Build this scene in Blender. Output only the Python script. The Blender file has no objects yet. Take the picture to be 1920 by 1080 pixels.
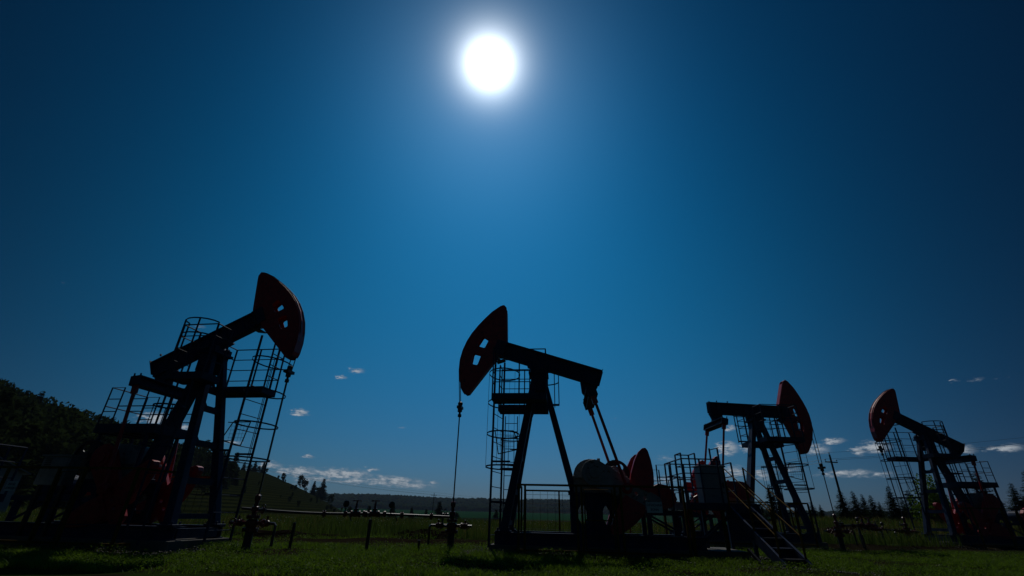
import bpy, bmesh, math, random
import numpy as np
from mathutils import Vector, Matrix, noise
from mathutils.geometry import tessellate_polygon
R = math.radians
S = bpy.context.scene
COL = S.collection
random.seed(7); rng = np.random.default_rng(11)

# ---------------------------------------------------------------- camera
PITCH, ROLL, CAMH = 26.588, -1.342, 0.9
cd = bpy.data.cameras.new('camera'); cam = bpy.data.objects.new('camera', cd); COL.objects.link(cam)
cd.sensor_width = 36; cd.lens = 16.0; cd.clip_start = .05; cd.clip_end = 30000
cam.matrix_world = Matrix.Translation((0, 0, CAMH)) @ Matrix.Rotation(R(90 + PITCH), 4, 'X') @ Matrix.Rotation(R(-ROLL), 4, 'Z')
S.camera = cam
S.view_settings.view_transform = 'Standard'; S.view_settings.look = 'None'
S.view_settings.gamma = 1; S.view_settings.use_curve_mapping = False
S.view_settings.exposure = -0.9

# ---------------------------------------------------------------- sky and sun
SEL, SAZ = 52.62, -5.14       # elevation, azimuth from +Y towards +X
sund = Vector((math.sin(R(SAZ)) * math.cos(R(SEL)), math.cos(R(SAZ)) * math.cos(R(SEL)), math.sin(R(SEL))))
W = bpy.data.worlds.new('World'); S.world = W; W.use_nodes = True
nt = W.node_tree; nt.nodes.clear()
def wn(t, **k):
    n = nt.nodes.new(t)
    for a, b in k.items(): setattr(n, a, b)
    return n
def wl(a, b): nt.links.new(a, b)
def wmath(op, a, b=None, c=None):
    n = wn('ShaderNodeMath', operation=op)
    for i, v in enumerate((a, b, c)):
        if v is None: continue
        if isinstance(v, (int, float)): n.inputs[i].default_value = v
        else: wl(v, n.inputs[i])
    return n.outputs[0]
tc = wn('ShaderNodeTexCoord'); D = tc.outputs['Generated']
nrm = wn('ShaderNodeVectorMath', operation='NORMALIZE'); wl(D, nrm.inputs[0])
sky = wn('ShaderNodeTexSky', sky_type='NISHITA'); sky.sun_disc = False
sky.sun_elevation = R(SEL); sky.sun_rotation = R(SAZ); sky.altitude = 200; sky.dust_density = .35; sky.air_density = 1.0; sky.ozone_density = 2.5
dot = wn('ShaderNodeVectorMath', operation='DOT_PRODUCT'); wl(nrm.outputs[0], dot.inputs[0]); dot.inputs[1].default_value = sund
ang = wmath('ARCCOSINE', wmath('MINIMUM', dot.outputs['Value'], .999999))
sx = wn('ShaderNodeSeparateXYZ'); wl(nrm.outputs[0], sx.inputs[0])
# clear-sky radiance: deepens away from the sun's bearing and towards the zenith (world directions only)
LX = wn('ShaderNodeVectorMath', operation='DOT_PRODUCT'); wl(nrm.outputs[0], LX.inputs[0]); LX.inputs[1].default_value = (math.cos(R(SAZ)), -math.sin(R(SAZ)), 0)
lx = LX.outputs['Value']; lz = wmath('MAXIMUM', sx.outputs[2], 0.0); lx2 = wmath('MULTIPLY', lx, lx); lz2 = wmath('MULTIPLY', lz, lz); lxz = wmath('MULTIPLY', lx2, lz)
gs = wmath('EXPONENT', wmath('MULTIPLY', wmath('POWER', wmath('DIVIDE', ang, .38), 2.0), -1.0))
cmb = wn('ShaderNodeCombineXYZ')
lz3 = wmath('MULTIPLY', lz2, lz)
ly = wn('ShaderNodeVectorMath', operation='DOT_PRODUCT'); wl(nrm.outputs[0], ly.inputs[0]); ly.inputs[1].default_value = (math.sin(R(SAZ)), math.cos(R(SAZ)), 0)
back = wmath('MULTIPLY', wmath('MAXIMUM', wmath('SUBTRACT', .35, ly.outputs['Value']), 0.0), -1.25)      # darker half of the sky opposite the sun
lx4 = wmath('MULTIPLY', lx2, lx2)
for i, cf in enumerate([[-2.167, -0.513, -4.063, -0.385, -4.725, 0.297, -0.174, -1.664, 3.242], [-1.836, 0.043, 3.03, -2.531, -3.063, 0.199, -1.474, -2.727, 0.666], [-1.268, -0.192, 1.654, -0.111, -2.709, 0.205, -2.544, -2.098, 0.708]]):
    acc = wmath('ADD', back, cf[0] + .624)
    for q, w_ in zip((lx2, lz, lz2, lxz, lx, lz3, lx4, gs), cf[1:]): acc = wmath('MULTIPLY_ADD', q, w_, acc)
    wl(wmath('EXPONENT', acc), cmb.inputs[i])
tint = wn('ShaderNodeMixRGB', blend_type='MULTIPLY'); tint.inputs[0].default_value = 1
wl(sky.outputs[0], tint.inputs[1]); wl(cmb.outputs[0], tint.inputs[2])
def gauss(sig, amp, p=2.0):
    return wmath('MULTIPLY', wmath('EXPONENT', wmath('MULTIPLY', wmath('POWER', wmath('DIVIDE', ang, sig), p), -1.0)), amp)
aur = wmath('ADD', gauss(.0215, 165, 1.0), gauss(.085, 2.8, 1.0))
aus = wn('ShaderNodeVectorMath', operation='SCALE'); aus.inputs[0].default_value = (.92, .97, 1); wl(aur, aus.inputs['Scale'])
add = wn('ShaderNodeVectorMath', operation='ADD'); wl(tint.outputs[0], add.inputs[0]); wl(aus.outputs[0], add.inputs[1])
# clouds: small cumulus low over the horizon, fixed in world directions (azimuth, elevation in degrees)
az = wmath('MULTIPLY', wmath('ARCTAN2', sx.outputs[0], sx.outputs[1]), 180 / math.pi)
el = wmath('MULTIPLY', wmath('ARCSINE', sx.outputs[2]), 180 / math.pi)
av = wn('ShaderNodeCombineXYZ'); wl(az, av.inputs[0]); wl(wmath('MULTIPLY', el, 2.6), av.inputs[1])
nz = wn('ShaderNodeTexNoise'); nz.inputs['Scale'].default_value = 1.15; nz.inputs['Detail'].default_value = 7; nz.inputs['Roughness'].default_value = .66; wl(av.outputs[0], nz.inputs['Vector'])
ne = wn('ShaderNodeTexNoise'); ne.inputs['Scale'].default_value = .35; ne.inputs['Detail'].default_value = 3; wl(av.outputs[0], ne.inputs['Vector'])
CLOUDS = [(-24.13, 9.82, 1.09, 0.45, 1), (-20.58, 14.05, 0.77, 0.3, 0.8), (-18.98, 15.03, 1.04, 0.43, 0.8), (-22.4, 5.32, 0.75, 0.24, 0.8), (-37.05, 7.69, 1.56, 0.77, 0.9), (-34.28, 7.27, 0.88, 0.69, 0.7), (-29.73, 6.17, 1.05, 0.31, 0.6), (-25.86, 4.25, 1.31, 0.46, 0.9), (-27.59, 3.53, 0.97, 0.35, 0.6), (-23.04, 3.77, 2.62, 0.58, 1), (-18.67, 3.71, 3.88, 0.7, 1), (-13.14, 3.22, 4.08, 0.61, 1), (-20.76, 3.08, 3.23, 0.42, 0.7), (-17.42, 3.01, 2.8, 0.38, 0.8), (-11.02, 2.85, 3.55, 0.39, 0.7), (-21.97, 2.45, 2.1, 0.36, 0.5), (-15.35, 4.36, 0.87, 0.25, 0.9), (-8.54, 3.2, 0.84, 0.25, 0.7), (-10.12, 2.76, 1.19, 0.28, 0.6), (-12.7, 9.07, 0.62, 0.18, 0.5), (25.39, 9.1, 0.8, 0.39, 0.8), (24.76, 7.08, 1.28, 0.81, 1), (26.51, 7.13, 0.72, 0.64, 0.8), (24.85, 4.67, 1.76, 0.84, 0.8), (27.59, 4.37, 1.68, 0.71, 0.7), (34.51, 7.32, 1.24, 0.35, 0.9), (32.89, 6.65, 1.46, 0.6, 0.8), (30.12, 4.83, 1.9, 0.5, 0.5), (34.97, 4.32, 2.97, 0.43, 0.8), (37.43, 4.2, 1.6, 0.41, 0.6), (37.68, 6.59, 1.46, 0.66, 1), (36.42, 6.27, 0.84, 0.38, 0.8), (43.93, 6.0, 1.01, 0.43, 0.7), (46.54, 5.89, 1.36, 0.41, 0.9), (45.07, 11.73, 0.31, 0.18, 0.5), (46.45, 11.59, 0.66, 0.18, 0.5), (48.21, 11.46, 0.5, 0.17, 0.35), (-35.99, 17.13, 0.84, 0.26, 0.4), (18.23, 6.12, 1.72, 0.45, 0.4), (14.7, 5.92, 1.31, 0.28, 0.35), (17.66, 3.91, 2.26, 0.54, 0.6), (-35.97, 5.59, 0.83, 0.47, 0.5), (-47.65, 18.14, 0.27, 0.11, 0.3), (12.8, 10.65, 0.44, 0.15, 0.4), (-24.01, 3.41, 2.06, 1.04, 0.25), (-35.89, 9.64, 0.86, 0.4, 0.3)]
mask = None
wv = wn('ShaderNodeCombineXYZ')       # noise-warped direction
nzs = wn('ShaderNodeSeparateColor'); wl(nz.outputs['Color'], nzs.inputs[0])
wl(wmath('ADD', az, wmath('MULTIPLY', wmath('SUBTRACT', nzs.outputs[0], .5), 2.6)), wv.inputs[0])
wl(wmath('ADD', el, wmath('MULTIPLY', wmath('SUBTRACT', nzs.outputs[1], .5), .9)), wv.inputs[1])
for (a, e, w, h, s) in CLOUDS:
    m = wn('ShaderNodeMapping', vector_type='TEXTURE'); m.inputs['Location'].default_value = (a, e, 0); m.inputs['Scale'].default_value = (w * 1.25, h * 1.25, 1)
    wl(wv.outputs[0], m.inputs['Vector'])
    g = wn('ShaderNodeTexGradient', gradient_type='SPHERICAL'); wl(m.outputs[0], g.inputs[0])
    v = wmath('MULTIPLY', g.outputs[1], s)
    mask = v if mask is None else wmath('MAXIMUM', mask, v)
dens = wmath('MULTIPLY', mask, wmath('MAXIMUM', wmath('MULTIPLY_ADD', nz.outputs['Fac'], 3.2, -.5), 0.0))
mr = wn('ShaderNodeMapRange', interpolation_type='SMOOTHSTEP'); wl(dens, mr.inputs[0]); mr.inputs[1].default_value = .10; mr.inputs[2].default_value = .95; mr.inputs[4].default_value = .9
cc = wn('ShaderNodeMixRGB'); cc.inputs[1].default_value = (1.6, 2.5, 3.6, 1); cc.inputs[2].default_value = (7.4, 8.1, 8.8, 1)
wl(wmath('MULTIPLY_ADD', nz.outputs['Fac'], 2.6, wmath('MULTIPLY_ADD', dens, .5, -1.05)), cc.inputs[0])
mixc = wn('ShaderNodeMixRGB'); wl(mr.outputs[0], mixc.inputs[0]); wl(add.outputs[0], mixc.inputs[1]); wl(cc.outputs[0], mixc.inputs[2])
bg = wn('ShaderNodeBackground'); bg.inputs['Strength'].default_value = .1; wl(mixc.outputs[0], bg.inputs['Color'])
wo = wn('ShaderNodeOutputWorld'); wl(bg.outputs[0], wo.inputs[0])
sl = bpy.data.lights.new('sun', 'SUN'); sl.energy = 2.1; sl.angle = R(.53); sl.color = (1, .95, .86)
so = bpy.data.objects.new('sun', sl); COL.objects.link(so); so.rotation_euler = (-sund).to_track_quat('-Z', 'Y').to_euler()

# ---------------------------------------------------------------- materials
MATS = {}
def mat(name, col, rough=.6, metal=0, var=.25, scale=6, bump=.15, trans=0, rust=0, rustcol=(.12, .045, .02), spec=.5, col2=None):
    m = bpy.data.materials.new(name); m.use_nodes = True; n = m.node_tree.nodes; l = m.node_tree.links; b = n['Principled BSDF']
    t = n.new('ShaderNodeTexCoord'); no = n.new('ShaderNodeTexNoise'); no.inputs['Scale'].default_value = scale; no.inputs['Detail'].default_value = 6; no.inputs['Roughness'].default_value = .65
    l.new(t.outputs['Object'], no.inputs['Vector'])
    r = n.new('ShaderNodeValToRGB'); c2 = col2 or tuple(c * (1 - var) for c in col); c1 = tuple(min(1, c * (1 + var)) for c in col) if not col2 else col
    r.color_ramp.elements[0].position = .3; r.color_ramp.elements[0].color = (*c2, 1); r.color_ramp.elements[1].position = .7; r.color_ramp.elements[1].color = (*c1, 1)
    l.new(no.outputs['Fac'], r.inputs[0]); out = r.outputs[0]
    if rust:
        n2 = n.new('ShaderNodeTexNoise'); n2.inputs['Scale'].default_value = scale * 1.7; n2.inputs['Detail'].default_value = 8; l.new(t.outputs['Object'], n2.inputs['Vector'])
        rr = n.new('ShaderNodeMapRange'); rr.inputs[1].default_value = .68 - rust * .2; rr.inputs[2].default_value = .72 - rust * .15; l.new(n2.outputs['Fac'], rr.inputs[0])
        mx = n.new('ShaderNodeMixRGB'); l.new(rr.outputs[0], mx.inputs[0]); l.new(out, mx.inputs[1]); mx.inputs[2].default_value = (*rustcol, 1); out = mx.outputs[0]
    l.new(out, b.inputs['Base Color']); b.inputs['Roughness'].default_value = rough; b.inputs['Metallic'].default_value = metal
    b.inputs['Specular IOR Level'].default_value = spec
    if bump:
        bp = n.new('ShaderNodeBump'); bp.inputs['Strength'].default_value = bump; bp.inputs['Distance'].default_value = .02; l.new(no.outputs['Fac'], bp.inputs['Height']); l.new(bp.outputs[0], b.inputs['Normal'])
    if trans:
        tr = n.new('ShaderNodeBsdfTranslucent'); l.new(out, tr.inputs[0]); mxs = n.new('ShaderNodeMixShader'); mxs.inputs[0].default_value = trans
        l.new(b.outputs[0], mxs.inputs[1]); l.new(tr.outputs[0], mxs.inputs[2]); l.new(mxs.outputs[0], n['Material Output'].inputs[0])
    return m
M = dict(
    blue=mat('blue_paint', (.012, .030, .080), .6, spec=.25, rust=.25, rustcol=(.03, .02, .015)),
    red=mat('red_paint', (.45, .018, .022), .42, rust=.2, rustcol=(.06, .012, .008)),
    yellow=mat('yellow_paint', (.12, .072, .009), .8, spec=.1, rust=.5, rustcol=(.05, .025, .01)),
    grey=mat('grey_paint', (.24, .25, .25), .5, rust=.35, rustcol=(.12, .09, .07)),
    cabinet=mat('cabinet_paint', (.19, .22, .24), .5, var=.15, rust=.25, rustcol=(.14, .12, .10)),
    black=mat('black_iron', (.018, .020, .024), .5),
    steel=mat('steel', (.07, .07, .075), .40, metal=1, var=.2),
    rustred=mat('red_valve_paint', (.11, .012, .012), .35, rust=.35),
    concrete=mat('concrete', (.11, .105, .095), .9, scale=4, bump=.6),
    wood=mat('creosoted_wood', (.05, .04, .03), .85, scale=12),
    bark=mat('bark', (.05, .038, .028), .9, scale=10, bump=.5),
    leaf=mat('leaves', (.034, .052, .014), .9, scale=.25, var=.5, bump=0, trans=.35, spec=0),
    leafd=mat('dark_leaves', (.030, .046, .014), .9, scale=.2, var=.5, bump=0, trans=.3, spec=0),
    ridge=mat('ridge_canopy', (.012, .024, .012), .95, scale=.02, var=.4, bump=0, spec=0),
    needle=mat('spruce_needles', (.028, .05, .022), .6, scale=2, var=.4, bump=0, trans=.2, spec=0),
    shrub=mat('shrub_leaves', (.13, .22, .015), .45, scale=9, bump=0, trans=.55, spec=.06, col2=(.04, .08, .006)),
    grass=mat('grass', (.16, .27, .012), .6, scale=3.5, bump=0, trans=.55, spec=.12, col2=(.03, .07, .006)),
    meadow=mat('meadow_grass', (.10, .15, .02), .7, scale=.3, bump=0, trans=.4, spec=.05, col2=(.03, .06, .012)),
    dry=mat('dry_grass', (.20, .16, .04), .7, scale=.6, bump=0, trans=.5, spec=.05, col2=(.07, .08, .025)),
    flower=mat('white_petals', (.55, .55, .45), .6, bump=0, trans=.4),
    stone=mat('gravel', (.10, .095, .09), .7, scale=9, spec=.25),
    roof=mat('zinc_roof', (.2, .22, .24), .6, metal=.2, var=.1),
    wall=mat('shed_wall', (.25, .27, .30), .7, var=.1),
    sign=mat('sign_plate', (.50, .56, .60), .5, var=.06, bump=0),
    ink=mat('sign_letters', (.02, .02, .05), .5, var=.05, bump=0),
    cable=mat('steel_cable', (.05, .05, .05), .5, metal=.5, var=.2),
    porcelain=mat('insulator', (.25, .22, .2), .3, bump=0),
    rubber=mat('belt_rubber', (.02, .02, .02), .6),
)

# ---------------------------------------------------------------- mesh helpers
class MB:
    def __init__(s): s.v = []; s.f = []
    def add(s, vs, fs):
        o = len(s.v); s.v += [tuple(v) for v in vs]; s.f += [tuple(i + o for i in f) for f in fs]; return s
    def box(s, x0, x1, y0, y1, z0, z1):
        return s.add([(x, y, z) for x in (x0, x1) for y in (y0, y1) for z in (z0, z1)],
                     [(0, 1, 3, 2), (4, 6, 7, 5), (0, 4, 5, 1), (2, 3, 7, 6), (0, 2, 6, 4), (1, 5, 7, 3)])
    def bar(s, p, q, w, h, up=(0, 0, 1), w2=None, h2=None):
        p = Vector(p); q = Vector(q); d = (q - p).normalized(); u = Vector(up)
        if abs(d.dot(u)) > .98: u = Vector((1, 0, 0))
        a = d.cross(u).normalized(); b = a.cross(d); w2 = w2 or w; h2 = h2 or h
        vs = [c + a * sx * ww / 2 + b * sy * hh / 2 for c, ww, hh in ((p, w, h), (q, w2, h2)) for sx, sy in ((-1, -1), (1, -1), (1, 1), (-1, 1))]
        return s.add(vs, [(0, 1, 2, 3), (7, 6, 5, 4), (0, 4, 5, 1), (1, 5, 6, 2), (2, 6, 7, 3), (3, 7, 4, 0)])
    def ibeam(s, p, q, w, h, t=.03, up=(0, 0, 1)):
        p = Vector(p); q = Vector(q); d = (q - p).normalized(); a = d.cross(Vector(up)).normalized(); b = a.cross(d)
        o = b * (h / 2 - t / 2)
        s.bar(p + o, q + o, w, t, up); s.bar(p - o, q - o, w, t, up); return s.bar(p, q, t, h - 2 * t, up)
    def tube(s, pts, r, n=6, r2=None, close=False):
        pts = [Vector(p) for p in pts]; m = len(pts); rings = []
        prev = None
        for i, p in enumerate(pts):
            d = (pts[(i + 1) % m] - pts[i - 1]) if close else (pts[min(i + 1, m - 1)] - pts[max(i - 1, 0)])
            d.normalize()
            if prev is None:
                a = d.cross(Vector((0, 0, 1)))
                if a.length < .05: a = d.cross(Vector((1, 0, 0)))
            else: a = prev - d * prev.dot(d)
            a.normalize(); prev = a; b = d.cross(a)
            rr = r if r2 is None else r + (r2 - r) * i / (m - 1)
            rings.append([p + (a * math.cos(k * 2 * math.pi / n) + b * math.sin(k * 2 * math.pi / n)) * rr for k in range(n)])
        vs = [v for g in rings for v in g]; fs = []
        for i in range(m if close else m - 1):
            j = (i + 1) % m
            for k in range(n): fs.append((i * n + k, i * n + (k + 1) % n, j * n + (k + 1) % n, j * n + k))
        if not close: fs += [tuple(range(n))[::-1], tuple((m - 1) * n + k for k in range(n))]
        return s.add(vs, fs)
    def cyl(s, p, q, r, n=16, r2=None): return s.tube([p, q], r, n, r2 if r2 is not None else r)
    def lathe(s, c, prof, axis=(0, 0, 1), n=14):
        c = Vector(c); d = Vector(axis).normalized(); a = d.cross(Vector((0, 0, 1)))
        if a.length < .05: a = d.cross(Vector((1, 0, 0)))
        a.normalize(); b = d.cross(a); m = len(prof)
        vs = [c + d * h + (a * math.cos(k * 2 * math.pi / n) + b * math.sin(k * 2 * math.pi / n)) * r for h, r in prof for k in range(n)]
        fs = [(i * n + k, i * n + (k + 1) % n, (i + 1) * n + (k + 1) % n, (i + 1) * n + k) for i in range(m - 1) for k in range(n)]
        fs += [tuple(range(n))[::-1], tuple((m - 1) * n + k for k in range(n))]
        return s.add(vs, fs)
    def plate(s, loops, f0, f1):
        """extrude a flat outline with holes; f0/f1 map (u,v) to 3D on the two faces"""
        flat = [p for lp in loops for p in lp]; n = len(flat)
        tris = tessellate_polygon([[Vector((p[0], p[1], 0)) for p in lp] for lp in loops])
        vs = [f0(*p) for p in flat] + [f1(*p) for p in flat]
        fs = [tuple(t) for t in tris] + [tuple(i + n for i in t[::-1]) for t in tris]
        o = 0
        for lp in loops:
            k = len(lp); fs += [(o + i, o + (i + 1) % k, o + (i + 1) % k + n, o + i + n) for i in range(k)]; o += k
        return s.add(vs, fs)
    def ring(s, c, r, rt, axis=(0, 0, 1), n=20, a0=0, a1=2 * math.pi, m=6):
        c = Vector(c); d = Vector(axis).normalized(); a = d.cross(Vector((0, 0, 1)))
        if a.length < .05: a = Vector((1, 0, 0))
        a.normalize(); b = d.cross(a); full = abs(a1 - a0 - 2 * math.pi) < 1e-6
        k = n if full else n + 1
        return s.tube([c + (a * math.cos(a0 + (a1 - a0) * i / n) + b * math.sin(a0 + (a1 - a0) * i / n)) * r for i in range(k)], rt, m, close=full)
    def build(s, name, m, parent=None, smooth=False, bevel=0):
        me = bpy.data.meshes.new(name); me.from_pydata(s.v, [], s.f); me.materials.append(M[m] if isinstance(m, str) else m)
        bm = bmesh.new(); bm.from_mesh(me); bmesh.ops.recalc_face_normals(bm, faces=bm.faces); bm.to_mesh(me); bm.free()
        if smooth:
            for p in me.polygons: p.use_smooth = len(p.vertices) == 4
            try: me.set_sharp_from_angle(angle=R(40))
            except Exception: pass
        o = bpy.data.objects.new(name, me); COL.objects.link(o)
        if parent: o.parent = parent
        if bevel:
            b = o.modifiers.new('bevel', 'BEVEL'); b.width = bevel; b.segments = 2; b.limit_method = 'ANGLE'
        return o
def tag(o, label=None, cat=None, group=None, kind=None):
    for k, v in (('label', label), ('category', cat), ('group', group), ('kind', kind)):
        if v: o[k] = v
    return o
def empty(name, loc, rz=0):
    o = bpy.data.objects.new(name, None); COL.objects.link(o); o.location = loc; o.rotation_euler.z = rz; o.empty_display_size = .2; return o
def copy_tree(o, parent=None):
    c = o.copy(); COL.objects.link(c); c.parent = parent
    for ch in list(o.children): copy_tree(ch, c)
    return c
def big_mesh(name, V, Fc, m, kind='stuff', smooth=False):
    me = bpy.data.meshes.new(name); V = np.asarray(V, np.float32); Fc = np.asarray(Fc, np.int32); k = Fc.shape[1]
    me.vertices.add(len(V)); me.vertices.foreach_set('co', V.ravel()); me.loops.add(Fc.size); me.loops.foreach_set('vertex_index', Fc.ravel())
    me.polygons.add(len(Fc)); me.polygons.foreach_set('loop_start', np.arange(0, Fc.size, k, dtype=np.int32)); me.polygons.foreach_set('loop_total', np.full(len(Fc), k, np.int32))
    if smooth: me.polygons.foreach_set('use_smooth', np.ones(len(Fc), bool))
    me.update(); me.validate(); me.materials.append(M[m] if isinstance(m, str) else m)
    o = bpy.data.objects.new(name, me); COL.objects.link(o)
    if kind: o['kind'] = kind
    return o

# ---------------------------------------------------------------- terrain
def smooth(t): t = np.clip(t, 0, 1); return t * t * (3 - 2 * t)
HA = [-180, -90, -60, -52, -48, -44, -40, -36, -32.5, -29, -26, -22.7, -20.4, -18, -16, -12, 180]
HE = [4, 5, 6.0, 6.1, 5.6, 4.75, 3.9, 3.0, 3.1, 3.5, 3.25, 2.1, 1.15, 0.1, -1.5, -3, -3]
HD = [120, 120, 160, 180, 190, 205, 220, 245, 275, 310, 340, 375, 395, 410, 420, 430, 430]
RA = [-180, -40, -20, -15, -6, 6.6, 20, 26, 34, 46, 60, 180]
RE = [1.5, 1.5, 1.42, 1.5, 1.36, 1.46, 1.40, 1.0, .55, .7, .7, .7]
def ground(x, y):
    x = np.asarray(x, float); y = np.asarray(y, float); d = np.hypot(x, y); a = np.degrees(np.arctan2(x, y))
    hc = np.interp(a, HA, HD); he = hc * np.tan(np.radians(np.interp(a, HA, HE))) + .9
    t = (d - .3 * hc) / (.7 * hc); hill = np.where(d < hc, he * smooth(t) ** 1.1, he * (1 - .5 * smooth((d - hc) / 250)))
    hill = np.where(he > 0, hill, he * smooth((d - 60) / 300))
    re = np.tan(np.radians(np.interp(a, RA, RE)))
    far = -2.5 * smooth((d - 45) / 120) + (1000 * np.tan(R(.42)) + 2) * smooth((d - 260) / 740) + (1700 * re - 1000 * np.tan(R(.42)) + .5) * smooth((d - 1000) / 700)
    far = np.where(d > 1700, far - 14 * smooth((d - 1700) / 900), far)
    rb = smooth((a - 23) / 9) * (1 - smooth((a - 100) / 30))          # bank on the right, where the spruces stand
    bank = 1.0 * smooth((d - 30) / 28) + np.where(d > 60, (d - 60) * .010, 0) * 1.0
    far = far * (1 - rb) + np.minimum(bank, 1700 * re + 1) * rb
    z = np.maximum(hill, far) if False else np.where(hill > far, hill, far)
    ter = .35 * np.sin((z) * 2.2) * smooth((d - 150) / 60) * smooth((a + 33) / 4) * (1 - smooth((a + 17) / 3))     # old terraces on the grassy hill
    z = z + ter * (hill > far)
    near = .05 * np.sin(x * .7 + 1) * np.cos(y * .9) + .03 * np.sin(x * 2.1 + y * 1.3)
    z = z + near * smooth((d - 7) / 5) * (1 - smooth((d - 90) / 40)) * .6
    # track and ditch behind the pumps
    z = z - .12 * np.exp(-((y - .25 * x - 18.2) / .7) ** 2) * (d < 70) + .10 * np.exp(-((y - .25 * x - 19.3) / .5) ** 2) * (d < 70)
    return z
def gz(x, y): return float(ground(x, y))
rings = np.concatenate([np.linspace(.6, 30, 90), np.geomspace(30.5, 7000, 210)])
azs = np.radians(np.concatenate([np.arange(-180, -62, 4), np.arange(-62, 62, .4), np.arange(62, 180, 4)]))
A2, D2 = np.meshgrid(azs, rings); X2 = D2 * np.sin(A2); Y2 = D2 * np.cos(A2); Z2 = ground(X2, Y2)
V = np.concatenate([np.stack([X2, Y2, Z2], -1).reshape(-1, 3), [[0, 0, gz(0, 0)]]]); na = len(azs); nr = len(rings)
ii, jj = np.meshgrid(np.arange(nr - 1), np.arange(na), indexing='ij'); j2 = (jj + 1) % na
Fq = np.stack([ii * na + jj, ii * na + j2, (ii + 1) * na + j2, (ii + 1) * na + jj], -1).reshape(-1, 4)
def ground_mat():
    m = bpy.data.materials.new('ground'); m.use_nodes = True; n = m.node_tree.nodes; l = m.node_tree.links; b = n['Principled BSDF']
    g = n.new('ShaderNodeNewGeometry'); sp = n.new('ShaderNodeSeparateXYZ'); l.new(g.outputs['Position'], sp.inputs[0])
    def mt(op, a, c=None):
        q = n.new('ShaderNodeMath'); q.operation = op
        for i, v in enumerate((a, c)):
            if v is None: continue
            if isinstance(v, (int, float)): q.inputs[i].default_value = v
            else: l.new(v, q.inputs[i])
        return q.outputs[0]
    def mr(src, a, c):
        q = n.new('ShaderNodeMapRange'); q.interpolation_type = 'SMOOTHSTEP'; l.new(src, q.inputs[0]); q.inputs[1].default_value = a; q.inputs[2].default_value = c; return q.outputs[0]
    def mx(f, a, c):
        q = n.new('ShaderNodeMixRGB')
        for i, v in enumerate((f, a, c)):
            if isinstance(v, tuple): q.inputs[i].default_value = (*v, 1)
            else: l.new(v, q.inputs[i])
        return q.outputs[0]
    no = n.new('ShaderNodeTexNoise'); no.inputs['Scale'].default_value = .8; no.inputs['Detail'].default_value = 8; l.new(g.outputs['Position'], no.inputs['Vector'])
    nf = n.new('ShaderNodeTexNoise'); nf.inputs['Scale'].default_value = 14; nf.inputs['Detail'].default_value = 6; l.new(g.outputs['Position'], nf.inputs['Vector'])
    nb = n.new('ShaderNodeTexNoise'); nb.inputs['Scale'].default_value = .02; nb.inputs['Detail'].default_value = 5; l.new(g.outputs['Position'], nb.inputs['Vector'])
    d = mt('SQRT', mt('ADD', mt('POWER', sp.outputs[0], 2.0), mt('POWER', sp.outputs[1], 2.0)))
    soil = mx(nf.outputs['Fac'], (.010, .008, .005), (.030, .024, .016)); turf = mx(no.outputs['Fac'], (.012, .022, .004), (.03, .05, .01))
    near = mx(mr(no.outputs['Fac'], .42, .58), soil, turf)
    yt = mt('ADD', mt('ABSOLUTE', mt('SUBTRACT', mt('SUBTRACT', sp.outputs[1], mt('MULTIPLY', sp.outputs[0], .25)), 18.2)), mt('MULTIPLY', no.outputs['Fac'], .9))
    near = mx(mr(yt, 2.2, 1.1), near, soil)
    past = mx(nb.outputs['Fac'], (.008, .014, .004), (.026, .030, .008))
    st = n.new('ShaderNodeTexWave'); st.bands_direction = 'Z'; st.inputs['Scale'].default_value = .35; st.inputs['Distortion'].default_value = 1.2; l.new(g.outputs['Position'], st.inputs['Vector'])
    past = mx(mr(st.outputs['Fac'], .2, .9), past, (.006, .009, .003))
    field = mx(nb.outputs['Fac'], (.008, .040, .016), (.013, .058, .022))
    c = mx(mr(d, 22, 60), near, past); c = mx(mr(mt('ADD', d, mt('MULTIPLY', nb.outputs['Fac'], 120)), 450, 490), c, field)
    c = mx(mr(d, 985, 1010), c, (.012, .022, .010))
    l.new(c, b.inputs['Base Color']); b.inputs['Roughness'].default_value = .95; b.inputs['Specular IOR Level'].default_value = 0
    bp = n.new('ShaderNodeBump'); bp.inputs['Strength'].default_value = .6; bp.inputs['Distance'].default_value = .05; l.new(nf.outputs['Fac'], bp.inputs['Height']); l.new(bp.outputs[0], b.inputs['Normal'])
    return m
gm = ground_mat()
big_mesh('ground', V, Fq, gm, 'structure', True)
bpy.data.objects['ground'].data.validate()

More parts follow.
